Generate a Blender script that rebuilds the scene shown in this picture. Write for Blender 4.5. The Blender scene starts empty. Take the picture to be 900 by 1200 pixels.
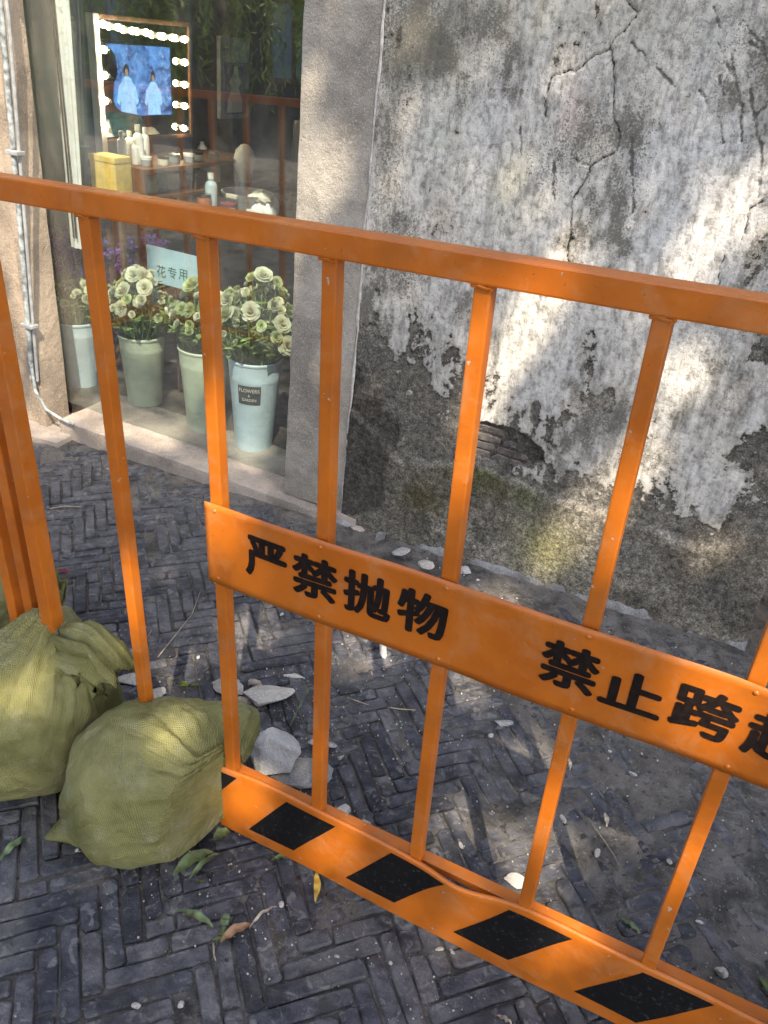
import bpy, bmesh, math, random
import numpy as np
from mathutils import Vector, Matrix, Euler
R = math.radians
S = bpy.context.scene
C = S.collection
rnd = random.Random(7)
nrg = np.random.RandomState(11)

# ------------------------------------------------------------------ camera
CAM_H = 1.38
RIGHT = Vector((0.8906321, 0.450944, 0.05851478))
UP = Vector((-0.269199, 0.41916541, 0.86708261))
FWD = Vector((-0.36647833, 0.78800372, -0.49471585))
camd = bpy.data.cameras.new('camera')
cam = bpy.data.objects.new('camera', camd)
C.objects.link(cam)
cam.matrix_world = Matrix(((RIGHT.x, UP.x, -FWD.x, 0), (RIGHT.y, UP.y, -FWD.y, 0),
                           (RIGHT.z, UP.z, -FWD.z, CAM_H), (0, 0, 0, 1)))
camd.sensor_width = 36.0
camd.lens = 930.0 / 1200.0 * 36.0
camd.clip_start = 0.05
camd.clip_end = 400
S.camera = cam

# ------------------------------------------------------------------ sky, sun, exposure
SUN_AZ, SUN_EL = R(302), R(52)
SUN = Vector((math.cos(SUN_AZ) * math.cos(SUN_EL), math.sin(SUN_AZ) * math.cos(SUN_EL), math.sin(SUN_EL)))
world = bpy.data.worlds.new('World')
S.world = world
world.use_nodes = True
wn = world.node_tree.nodes
sky = wn.new('ShaderNodeTexSky')
sky.sky_type = 'NISHITA'
sky.sun_disc = False
sky.sun_elevation = SUN_EL
sky.sun_rotation = math.atan2(SUN.x, SUN.y)
sky.dust_density = 2.0
wn['Background'].inputs[1].default_value = 0.15
world.node_tree.links.new(sky.outputs[0], wn['Background'].inputs[0])
sund = bpy.data.lights.new('sun', 'SUN')
sund.energy = 2.15
sund.angle = R(0.53)
sund.color = (1.0, 0.93, 0.82)
sun = bpy.data.objects.new('sun', sund)
C.objects.link(sun)
sun.location = SUN * 30
sun.rotation_euler = SUN.to_track_quat('Z', 'Y').to_euler()
S.view_settings.view_transform = 'Standard'
S.view_settings.look = 'None'
S.view_settings.gamma = 1.0
S.view_settings.exposure = 2.12
S.view_settings.use_white_balance = True
S.view_settings.white_balance_temperature = 7500
S.render.engine = 'CYCLES'
S.cycles.use_denoising = True
S.cycles.max_bounces = 8
S.cycles.transparent_max_bounces = 12
S.cycles.sample_clamp_indirect = 8.0

# ------------------------------------------------------------------ helpers
EYE = Vector((0, 0, CAM_H))


def ray(px, py):
    return RIGHT * (px - 450) - UP * (py - 600) + FWD * 930


def at_y(px, py, y):
    d = ray(px, py)
    return EYE + d * (y / d.y)


def at_z(px, py, z):
    d = ray(px, py)
    return EYE + d * ((z - CAM_H) / d.z)


def project(p):
    d = Vector(p) - EYE
    z = d.dot(FWD)
    return 450 + 930 * d.dot(RIGHT) / z, 600 - 930 * d.dot(UP) / z


# the wall and the shop stand true; the street (and the barrier on it) slopes a little
WF = Matrix.Translation((-1.354, 2.07, 0.035)) @ Matrix.Rotation(R(2.6), 4, 'Y')
WFI = WF.inverted()


def on_wall(px, py, axis, value):
    """point in wall coordinates (u along, v inward, w up) where the sight line meets axis = value"""
    o = WFI @ EYE
    d = WFI.to_3x3() @ ray(px, py)
    i = 'uvw'.index(axis)
    return o + d * ((value - o[i]) / d[i])


def hash2(ix, iy, seed):
    h = (ix * 374761393 + iy * 668265263 + seed * 982451653) & 0xFFFFFFFF
    h = ((h ^ (h >> 13)) * 1274126177) & 0xFFFFFFFF
    h = h ^ (h >> 16)
    return (h & 0xFFFFFF) / float(0xFFFFFF)


def vnoise(x, y, seed=0):
    x = np.asarray(x, float); y = np.asarray(y, float)
    ix = np.floor(x).astype(np.int64); iy = np.floor(y).astype(np.int64)
    fx = x - ix; fy = y - iy
    fx = fx * fx * fx * (fx * (fx * 6 - 15) + 10); fy = fy * fy * fy * (fy * (fy * 6 - 15) + 10)
    a = hash2(ix, iy, seed); b = hash2(ix + 1, iy, seed)
    c = hash2(ix, iy + 1, seed); d = hash2(ix + 1, iy + 1, seed)
    return (a * (1 - fx) + b * fx) * (1 - fy) + (c * (1 - fx) + d * fx) * fy


def fbm(x, y, seed=0, octaves=5, gain=0.55):
    s = 0; a = 1; t = 0
    for k in range(octaves):
        s = s + a * vnoise(x * 2.03 ** k + 17.3 * k, y * 2.03 ** k - 9.1 * k, seed + k * 31)
        t += a; a *= gain
    return s / t


def sstep(a, b, x):
    t = np.clip((x - a) / (b - a), 0, 1)
    return t * t * (3 - 2 * t)


class MB:
    """collects shapes; build() links them as one mesh object"""
    def __init__(self):
        self.v = []; self.f = []

    def add(self, vs, fs):
        n = len(self.v)
        self.v += [tuple(p) for p in vs]
        self.f += [tuple(i + n for i in f) for f in fs]
        return self

    def box(self, lo, hi, bevel=0.0, mat=None):
        x0, y0, z0 = lo; x1, y1, z1 = hi
        if bevel <= 0:
            vs = [(x, y, z) for z in (z0, z1) for y in (y0, y1) for x in (x0, x1)]
            fs = [(0, 2, 3, 1), (4, 5, 7, 6), (0, 1, 5, 4), (2, 6, 7, 3), (0, 4, 6, 2), (1, 3, 7, 5)]
        else:
            bm = bmesh.new()
            bmesh.ops.create_cube(bm, size=1)
            for v in bm.verts:
                v.co = Vector(((x0 + x1) / 2 + v.co.x * (x1 - x0), (y0 + y1) / 2 + v.co.y * (y1 - y0), (z0 + z1) / 2 + v.co.z * (z1 - z0)))
            bmesh.ops.bevel(bm, geom=bm.edges[:], offset=bevel, segments=2, affect='EDGES', profile=0.6)
            bm.verts.index_update()
            vs = [v.co[:] for v in bm.verts]; fs = [tuple(v.index for v in f.verts) for f in bm.faces]
            bm.free()
        if mat is not None:
            vs = [mat @ Vector(p) for p in vs]
        return self.add(vs, fs)

    def tube(self, pts, rad, n=8, caps=True):
        pts = [Vector(p) for p in pts]
        rads = rad if isinstance(rad, (list, tuple)) else [rad] * len(pts)
        vs = []; fs = []
        a = None
        for i, p in enumerate(pts):
            t = (pts[min(i + 1, len(pts) - 1)] - pts[max(i - 1, 0)]).normalized()
            if a is None:
                a = t.orthogonal().normalized()
            a = (a - t * a.dot(t)).normalized()
            b = t.cross(a)
            for k in range(n):
                w = 2 * math.pi * k / n
                vs.append(p + (a * math.cos(w) + b * math.sin(w)) * rads[i])
        for i in range(len(pts) - 1):
            for k in range(n):
                fs.append((i * n + k, i * n + (k + 1) % n, (i + 1) * n + (k + 1) % n, (i + 1) * n + k))
        if caps:
            fs.append(tuple(range(n - 1, -1, -1)))
            fs.append(tuple((len(pts) - 1) * n + k for k in range(n)))
        return self.add(vs, fs)

    def lathe(self, prof, n=24, c=(0, 0, 0), close=False):
        vs = []; fs = []
        for r, z in prof:
            for k in range(n):
                w = 2 * math.pi * k / n
                vs.append((c[0] + r * math.cos(w), c[1] + r * math.sin(w), c[2] + z))
        for i in range(len(prof) - 1):
            for k in range(n):
                fs.append((i * n + k, i * n + (k + 1) % n, (i + 1) * n + (k + 1) % n, (i + 1) * n + k))
        if close:
            fs.append(tuple(range(n - 1, -1, -1)))
            fs.append(tuple((len(prof) - 1) * n + k for k in range(n)))
        return self.add(vs, fs)

    def grid(self, fn, nu, nv, wrap=False):
        vs = [fn(i / nu, j / nv) for j in range(nv + 1) for i in range(nu + 1)]
        fs = [(j * (nu + 1) + i, j * (nu + 1) + i + 1, (j + 1) * (nu + 1) + i + 1, (j + 1) * (nu + 1) + i)
              for j in range(nv) for i in range(nu)]
        return self.add(vs, fs)

    def mesh(self, name, material, smooth=False):
        me = bpy.data.meshes.new(name)
        me.from_pydata(self.v, [], self.f)
        me.update()
        if material:
            me.materials.append(material)
        if smooth:
            me.shade_smooth()
            if smooth != 'all':
                me.set_sharp_from_angle(angle=R(smooth if smooth is not True else 40))
        return me

    def build(self, name, material, parent=None, smooth=False):
        return link(name, self.mesh(name, material, smooth), parent)


def link(name, me, parent=None):
    o = bpy.data.objects.new(name, me)
    C.objects.link(o)
    if parent is not None:
        o.parent = parent
    return o


def tag(o, label=None, cat=None, group=None, kind=None):
    if label: o['label'] = label
    if cat: o['category'] = cat
    if group: o['group'] = group
    if kind: o['kind'] = kind
    return o


def empty(name, mat=None, label=None, cat=None, group=None):
    o = bpy.data.objects.new(name, None)
    C.objects.link(o)
    o.empty_display_size = 0.05
    if mat is not None:
        o.matrix_world = mat if isinstance(mat, Matrix) else Matrix.Translation(mat)
    return tag(o, label, cat, group)


def np_mesh(name, verts, quads, material, cols=None, smooth=True):
    me = bpy.data.meshes.new(name)
    nv, nf = len(verts), len(quads)
    k = quads.shape[1]
    me.vertices.add(nv); me.loops.add(nf * k); me.polygons.add(nf)
    me.vertices.foreach_set('co', np.ascontiguousarray(verts, np.float32).ravel())
    me.loops.foreach_set('vertex_index', np.ascontiguousarray(quads, np.int32).ravel())
    me.polygons.foreach_set('loop_start', np.arange(0, nf * k, k, dtype=np.int32))
    me.update(calc_edges=True)
    if smooth:
        me.polygons.foreach_set('use_smooth', np.ones(nf, bool))
    for nm, arr in (cols or {}).items():
        a = me.color_attributes.new(nm, 'FLOAT_COLOR', 'POINT')
        a.data.foreach_set('color', np.ascontiguousarray(arr, np.float32).ravel())
    me.materials.append(material)
    me.validate()
    return me


# ------------------------------------------------------------------ materials
def nmat(name):
    m = bpy.data.materials.new(name)
    m.use_nodes = True
    nt = m.node_tree
    return m, nt, nt.nodes['Principled BSDF']


def node(nt, kind, **kw):
    n = nt.nodes.new(kind)
    for k, v in kw.items():
        if k.startswith('_'):
            setattr(n, k[1:], v)
        else:
            key = k.replace('__', ' ')
            n.inputs[key].default_value = v
    return n


def ramp(nt, src, stops):
    r = nt.nodes.new('ShaderNodeValToRGB')
    els = r.color_ramp.elements
    while len(els) < len(stops):
        els.new(0.5)
    for e, (p, c) in zip(els, stops):
        e.position = p
        e.color = (c, c, c, 1) if not isinstance(c, (tuple, list)) else (*c, 1)
    nt.links.new(src, r.inputs[0])
    return r.outputs[0]


def mix(nt, fac, a, b, mode='MIX'):
    m = nt.nodes.new('ShaderNodeMix')
    m.data_type = 'RGBA'
    m.blend_type = mode
    for sock, val in ((m.inputs[0], fac), (m.inputs[6], a), (m.inputs[7], b)):
        if hasattr(val, 'links'):
            nt.links.new(val, sock)
        elif isinstance(val, (tuple, list)):
            sock.default_value = (*val, 1)
        else:
            sock.default_value = val
    return m.outputs[2]


def coords(nt, kind='Object'):
    return nt.nodes.new('ShaderNodeTexCoord').outputs[kind]


def noise(nt, vec, scale, detail=4, rough=0.6, dist=0.0):
    n = node(nt, 'ShaderNodeTexNoise', Scale=scale, Detail=detail, Roughness=rough, Distortion=dist)
    nt.links.new(vec, n.inputs['Vector'])
    return n.outputs[0]


def bump(nt, bsdf, height, strength=0.3, dist=0.002, prev=None):
    b = node(nt, 'ShaderNodeBump', Strength=strength, Distance=dist)
    nt.links.new(height, b.inputs['Height'])
    if prev is not None:
        nt.links.new(prev, b.inputs['Normal'])
    nt.links.new(b.outputs[0], bsdf.inputs['Normal'])
    return b.outputs[0]


def simple(name, col, rough=0.5, metal=0.0, var=0.12, scale=30, bumpy=0.0, bscale=200, spec=0.5, random_tone=0.0, trans=0.0):
    m, nt, b = nmat(name)
    co = coords(nt)
    n = noise(nt, co, scale, 4)
    dark = tuple(c * (1 - var * 1.6) for c in col); light = tuple(min(1, c * (1 + var * 1.2)) for c in col)
    c = mix(nt, ramp(nt, n, [(0.38, 0.0), (0.62, 1.0)]), dark, light)
    if random_tone > 0:
        oi = nt.nodes.new('ShaderNodeObjectInfo')
        k = ramp(nt, oi.outputs['Random'], [(0.0, 1 - random_tone), (1.0, 1 + 0 * random_tone)])
        c = mix(nt, 1.0, c, k, 'MULTIPLY')
    nt.links.new(c, b.inputs['Base Color'])
    b.inputs['Roughness'].default_value = rough
    b.inputs['Metallic'].default_value = metal
    b.inputs['Specular IOR Level'].default_value = spec
    if trans > 0:
        b.inputs['Subsurface Weight'].default_value = 0.0
        tr = nt.nodes.new('ShaderNodeBsdfTranslucent')
        nt.links.new(c, tr.inputs[0])
        ms = nt.nodes.new('ShaderNodeMixShader')
        ms.inputs[0].default_value = trans
        nt.links.new(b.outputs[0], ms.inputs[1]); nt.links.new(tr.outputs[0], ms.inputs[2])
        nt.links.new(ms.outputs[0], nt.nodes['Material Output'].inputs[0])
    if bumpy > 0:
        bump(nt, b, noise(nt, co, bscale, 3), bumpy, 0.002)
    return m


def orange_paint():
    m, nt, b = nmat('orange_paint')
    co = coords(nt, 'Object')
    geo = nt.nodes.new('ShaderNodeNewGeometry').outputs['Position']
    n1 = noise(nt, geo, 7, 5)
    c = mix(nt, ramp(nt, n1, [(0.42, 0.0), (0.58, 1.0)]), (0.415, 0.103, 0.009), (0.485, 0.126, 0.012))
    dust = ramp(nt, noise(nt, geo, 16, 7, 0.72, 0.5), [(0.50, 0.0), (0.66, 1.0)])
    c = mix(nt, mix(nt, 1.0, dust, (0.34, 0.34, 0.34), 'MULTIPLY'), c, (0.44, 0.20, 0.08))
    smear = ramp(nt, noise(nt, geo, 5, 6, 0.7, 1.2), [(0.52, 0.0), (0.64, 1.0)])
    c = mix(nt, mix(nt, 1.0, smear, (0.30, 0.30, 0.30), 'MULTIPLY'), c, (0.26, 0.085, 0.018))
    chip = ramp(nt, noise(nt, geo, 75, 4, 0.6), [(0.705, 0.0), (0.72, 1.0)])
    c = mix(nt, chip, c, (0.36, 0.30, 0.25))
    dirt = ramp(nt, noise(nt, geo, 190, 3, 0.6), [(0.69, 0.0), (0.73, 0.7)])
    c = mix(nt, dirt, c, (0.12, 0.05, 0.02))
    nt.links.new(c, b.inputs['Base Color'])
    rr = ramp(nt, dust, [(0.0, 0.34), (1.0, 0.62)])
    nt.links.new(rr, b.inputs['Roughness'])
    bump(nt, b, noise(nt, geo, 60, 6, 0.65), 0.30, 0.0016)
    return m


def black_film():
    m, nt, b = nmat('black_film')
    geo = nt.nodes.new('ShaderNodeNewGeometry').outputs['Position']
    sc = ramp(nt, noise(nt, geo, 120, 6, 0.78), [(0.57, 0.0), (0.68, 0.8)])
    c = mix(nt, sc, (0.007, 0.007, 0.008), (0.075, 0.075, 0.075))
    b.inputs['Specular IOR Level'].default_value = 0.18
    nt.links.new(c, b.inputs['Base Color'])
    b.inputs['Roughness'].default_value = 0.55
    return m


def brick_mat(name, dark, light, tone=True):
    m, nt, b = nmat(name)
    geo = nt.nodes.new('ShaderNodeNewGeometry').outputs['Position']
    oi = nt.nodes.new('ShaderNodeObjectInfo')
    n1 = noise(nt, geo, 20, 7, 0.68)
    c = mix(nt, ramp(nt, n1, [(0.40, 0.0), (0.60, 1.0)]), dark, light)
    if tone:
        k = ramp(nt, oi.outputs['Random'], [(0.0, (0.50, 0.51, 0.57)), (0.45, (0.85, 0.85, 0.92)), (0.8, (1.15, 1.10, 1.08)), (1.0, (1.75, 1.62, 1.52))])
        c = mix(nt, 1.0, c, k, 'MULTIPLY')
    # worn, dusty patches, chipped pale spots and a few specks of mortar
    patch = ramp(nt, noise(nt, geo, 4.5, 7, 0.66, 0.5), [(0.49, 0.0), (0.62, 1.0)])
    c = mix(nt, mix(nt, 1.0, patch, (0.55, 0.55, 0.55), 'MULTIPLY'), c, (0.155, 0.147, 0.142))
    wear = ramp(nt, noise(nt, geo, 34, 5, 0.62, 1.2), [(0.56, 0.0), (0.63, 1.0)])
    c = mix(nt, mix(nt, 1.0, wear, (0.65, 0.65, 0.65), 'MULTIPLY'), c, (0.20, 0.192, 0.188))
    grim = ramp(nt, noise(nt, geo, 13, 5, 0.6, 0.8), [(0.55, 0.0), (0.64, 1.0)])
    c = mix(nt, mix(nt, 1.0, grim, (0.7, 0.7, 0.7), 'MULTIPLY'), c, (0.026, 0.025, 0.025))
    speck = ramp(nt, noise(nt, geo, 260, 2, 0.5), [(0.71, 0.0), (0.745, 1.0)])
    c = mix(nt, mix(nt, 1.0, speck, (0.55, 0.55, 0.55), 'MULTIPLY'), c, (0.26, 0.25, 0.235))
    nt.links.new(c, b.inputs['Base Color'])
    b.inputs['Roughness'].default_value = 0.72
    b.inputs['Specular IOR Level'].default_value = 0.4
    pn = bump(nt, b, noise(nt, geo, 30, 7, 0.7), 0.9, 0.014)
    bump(nt, b, noise(nt, geo, 170, 4, 0.65), 0.6, 0.003, pn)
    return m


def soil_mat():
    m, nt, b = nmat('street_soil')
    geo = nt.nodes.new('ShaderNodeNewGeometry').outputs['Position']
    n1 = noise(nt, geo, 11, 8, 0.7, 0.6)
    c = mix(nt, ramp(nt, n1, [(0.40, 0.0), (0.62, 1.0)]), (0.050, 0.047, 0.043), (0.195, 0.180, 0.166))
    big = ramp(nt, noise(nt, geo, 2.6, 5), [(0.47, 0.0), (0.60, 1.0)])
    c = mix(nt, big, c, mix(nt, 0.55, c, (0.16, 0.135, 0.115)))
    sp = ramp(nt, noise(nt, geo, 150, 4, 0.6), [(0.62, 0.0), (0.67, 0.8)])
    c = mix(nt, sp, c, (0.27, 0.255, 0.235))
    dk = ramp(nt, noise(nt, geo, 45, 5, 0.65), [(0.58, 0.0), (0.66, 0.85)])
    c = mix(nt, dk, c, (0.022, 0.021, 0.020))
    nt.links.new(c, b.inputs['Base Color'])
    b.inputs['Roughness'].default_value = 0.85
    pn = bump(nt, b, noise(nt, geo, 42, 8, 0.74), 1.0, 0.016)
    bump(nt, b, noise(nt, geo, 210, 4, 0.65), 0.7, 0.003, pn)
    return m


def plaster_mat():
    """limewash over render: the flaking edge, cracks and specks are cut finer than the relief mesh"""
    m, nt, b = nmat('old_plaster')

    def attr(n):
        a = nt.nodes.new('ShaderNodeAttribute'); a.attribute_name = n
        return a

    def math_(op, x, y, clamp=False):
        n = nt.nodes.new('ShaderNodeMath'); n.operation = op; n.use_clamp = clamp
        for k, v in enumerate((x, y)):
            if hasattr(v, 'links'): nt.links.new(v, n.inputs[k])
            else: n.inputs[k].default_value = v
        return n.outputs[0]
    geo = nt.nodes.new('ShaderNodeNewGeometry').outputs['Position']
    stretch = nt.nodes.new('ShaderNodeMapping'); stretch.inputs['Scale'].default_value = (1, 1, 0.35)
    nt.links.new(geo, stretch.inputs[0])
    msk = attr('mask')
    sep = nt.nodes.new('ShaderNodeSeparateColor'); nt.links.new(msk.outputs['Color'], sep.inputs[0])
    f1 = noise(nt, geo, 55, 6, 0.72); f2 = noise(nt, geo, 190, 4, 0.65); f3 = noise(nt, stretch.outputs[0], 70, 5, 0.7)
    lim = attr('tone').outputs['Color']; und = attr('under').outputs['Color']
    grime = sep.outputs[2]
    # tone inside the limewash: cloudy, brushed, speckled where grimy
    k = ramp(nt, f1, [(0.36, 0.55), (0.48, 0.95), (0.64, 1.12)])
    lim = mix(nt, 1.0, lim, k, 'MULTIPLY')
    k = ramp(nt, f3, [(0.38, 0.62), (0.50, 0.98), (0.62, 1.08)])
    lim = mix(nt, 1.0, lim, k, 'MULTIPLY')
    sp = math_('ADD', math_('MULTIPLY', f2, 0.6), math_('MULTIPLY', f1, 0.4))
    sp = math_('ADD', sp, math_('MULTIPLY', grime, 0.17))
    lim = mix(nt, ramp(nt, sp, [(0.600, 0.0), (0.650, 0.85)]), lim, (0.12, 0.115, 0.10))
    k = ramp(nt, f1, [(0.36, 0.45), (0.5, 1.0), (0.64, 1.6)])
    und = mix(nt, 1.0, und, k, 'MULTIPLY')
    k = ramp(nt, f2, [(0.36, 0.55), (0.5, 1.0), (0.64, 1.7)])
    und = mix(nt, 1.0, und, k, 'MULTIPLY')
    cov = math_('ADD', sep.outputs[0], math_('MULTIPLY', math_('SUBTRACT', f1, 0.5), 0.55))
    cov = math_('ADD', cov, math_('MULTIPLY', math_('SUBTRACT', f2, 0.5), 0.30))
    cv = ramp(nt, cov, [(0.485, 0.0), (0.515, 1.0)])
    c = mix(nt, cv, und, lim)
    cr = math_('ADD', sep.outputs[1], math_('MULTIPLY', math_('SUBTRACT', f1, 0.5), 0.30))
    ck = ramp(nt, cr, [(0.03, 1.0), (0.09, 0.0)])
    hr = noise(nt, geo, 4.5, 7, 0.62, 0.8)
    hair = ramp(nt, hr, [(0.4965, 0.0), (0.4985, 0.75), (0.5015, 0.75), (0.5035, 0.0)])
    hm = ramp(nt, noise(nt, geo, 2.2, 2), [(0.50, 0.0), (0.56, 1.0)])
    c = mix(nt, math_('MULTIPLY', hair, hm), c, (0.07, 0.065, 0.06))
    c = mix(nt, ck, c, (0.030, 0.028, 0.026))
    sr = math_('ADD', msk.outputs['Alpha'], math_('MULTIPLY', math_('SUBTRACT', f1, 0.5), 1.0))
    sk = ramp(nt, sr, [(0.10, 0.95), (0.26, 0.0)])
    c = mix(nt, sk, c, (0.09, 0.088, 0.085))
    nt.links.new(c, b.inputs['Base Color'])
    b.inputs['Roughness'].default_value = 0.92
    b.inputs['Specular IOR Level'].default_value = 0.25
    hgt = math_('ADD', math_('MULTIPLY', cv, 0.6), math_('MULTIPLY', f1, 0.9))
    hgt = math_('SUBTRACT', hgt, math_('MULTIPLY', ck, 0.9))
    pn = bump(nt, b, hgt, 0.9, 0.0045)
    bump(nt, b, f2, 0.6, 0.0022, pn)
    return m


def granite(name, base, light, dark):
    m, nt, b = nmat(name)
    geo = nt.nodes.new('ShaderNodeNewGeometry').outputs['Position']
    n0 = noise(nt, geo, 5, 5, 0.6)
    c = mix(nt, ramp(nt, n0, [(0.40, 0.0), (0.60, 1.0)]), tuple(x * 0.68 for x in base), tuple(x * 1.18 for x in base))
    s1 = ramp(nt, noise(nt, geo, 230, 3, 0.6), [(0.54, 0.0), (0.62, 1.0)])
    c = mix(nt, mix(nt, 1.0, s1, (0.7, 0.7, 0.7), 'MULTIPLY'), c, light)
    s2 = ramp(nt, noise(nt, geo, 310, 2, 0.6), [(0.60, 0.0), (0.68, 1.0)])
    c = mix(nt, mix(nt, 1.0, s2, (0.75, 0.75, 0.75), 'MULTIPLY'), c, dark)
    st = ramp(nt, noise(nt, geo, 4.5, 7, 0.7, 0.8), [(0.50, 0.0), (0.64, 1.0)])
    c = mix(nt, mix(nt, 1.0, st, (0.45, 0.45, 0.45), 'MULTIPLY'), c, tuple(x * 0.42 for x in base))
    nt.links.new(c, b.inputs['Base Color'])
    b.inputs['Roughness'].default_value = 0.8
    pn = bump(nt, b, noise(nt, geo, 32, 7, 0.7), 0.7, 0.010)
    bump(nt, b, noise(nt, geo, 190, 4, 0.65), 0.6, 0.003, pn)
    return m


def woven(name, col, col2):
    m, nt, b = nmat(name)
    co = coords(nt, 'UV')
    oc = coords(nt, 'Object')
    ws = []
    for d in ('X', 'Y'):
        w = node(nt, 'ShaderNodeTexWave', Scale=11.5, Distortion=0.6, Detail=1.0)
        w.bands_direction = d
        nt.links.new(co, w.inputs['Vector'])
        ws.append(w.outputs['Fac'])
    mm = nt.nodes.new('ShaderNodeMath'); mm.operation = 'MULTIPLY'
    nt.links.new(ws[0], mm.inputs[0]); nt.links.new(ws[1], mm.inputs[1])
    n1 = noise(nt, oc, 9, 6, 0.65)
    c = mix(nt, ramp(nt, n1, [(0.40, 0.0), (0.60, 1.0)]), col, col2)
    c = mix(nt, ramp(nt, mm.outputs[0], [(0.0, 0.0), (0.6, 1.0)]), mix(nt, 0.22, c, (0.05, 0.05, 0.015)), c)
    dst = ramp(nt, noise(nt, oc, 14, 7, 0.72), [(0.50, 0.0), (0.64, 1.0)])
    c = mix(nt, mix(nt, 1.0, dst, (0.35, 0.35, 0.35), 'MULTIPLY'), c, (0.33, 0.32, 0.22))
    nt.links.new(c, b.inputs['Base Color'])
    b.inputs['Roughness'].default_value = 0.62
    b.inputs['Specular IOR Level'].default_value = 0.35
    pn = bump(nt, b, mm.outputs[0], 0.85, 0.0022)
    bump(nt, b, noise(nt, oc, 22, 5, 0.6, 1.0), 0.28, 0.010, pn)
    return m


def pane_glass():
    m, nt, b = nmat('shop_glass')
    nt.nodes.remove(b)
    tr = nt.nodes.new('ShaderNodeBsdfTransparent'); tr.inputs[0].default_value = (0.93, 0.97, 0.96, 1)
    gl = nt.nodes.new('ShaderNodeBsdfGlossy'); gl.inputs['Roughness'].default_value = 0.0
    gl.inputs[0].default_value = (1, 1, 1, 1)
    fr = nt.nodes.new('ShaderNodeFresnel')
    # leaving the far face of the sheet: same reflectance as entering it
    ge = nt.nodes.new('ShaderNodeNewGeometry')
    io = nt.nodes.new('ShaderNodeMapRange')
    io.inputs['To Min'].default_value = 2.1; io.inputs['To Max'].default_value = 1 / 2.1
    nt.links.new(ge.outputs['Backfacing'], io.inputs['Value']); nt.links.new(io.outputs[0], fr.inputs[0])
    ms = nt.nodes.new('ShaderNodeMixShader')
    nt.links.new(fr.outputs[0], ms.inputs[0]); nt.links.new(tr.outputs[0], ms.inputs[1]); nt.links.new(gl.outputs[0], ms.inputs[2])
    df = nt.nodes.new('ShaderNodeBsdfDiffuse'); df.inputs[0].default_value = (0.6, 0.6, 0.58, 1)
    geo = nt.nodes.new('ShaderNodeNewGeometry').outputs['Position']
    film = ramp(nt, noise(nt, geo, 9, 6, 0.7), [(0.35, 0.006), (0.65, 0.032)])
    m2 = nt.nodes.new('ShaderNodeMixShader')
    nt.links.new(film, m2.inputs[0]); nt.links.new(ms.outputs[0], m2.inputs[1]); nt.links.new(df.outputs[0], m2.inputs[2])
    nt.links.new(m2.outputs[0], nt.nodes['Material Output'].inputs[0])
    return m


def glow(name, col, strength):
    m, nt, b = nmat(name)
    b.inputs['Base Color'].default_value = (0.8, 0.8, 0.8, 1)
    b.inputs['Emission Color'].default_value = (*col, 1)
    b.inputs['Emission Strength'].default_value = strength
    return m


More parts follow.
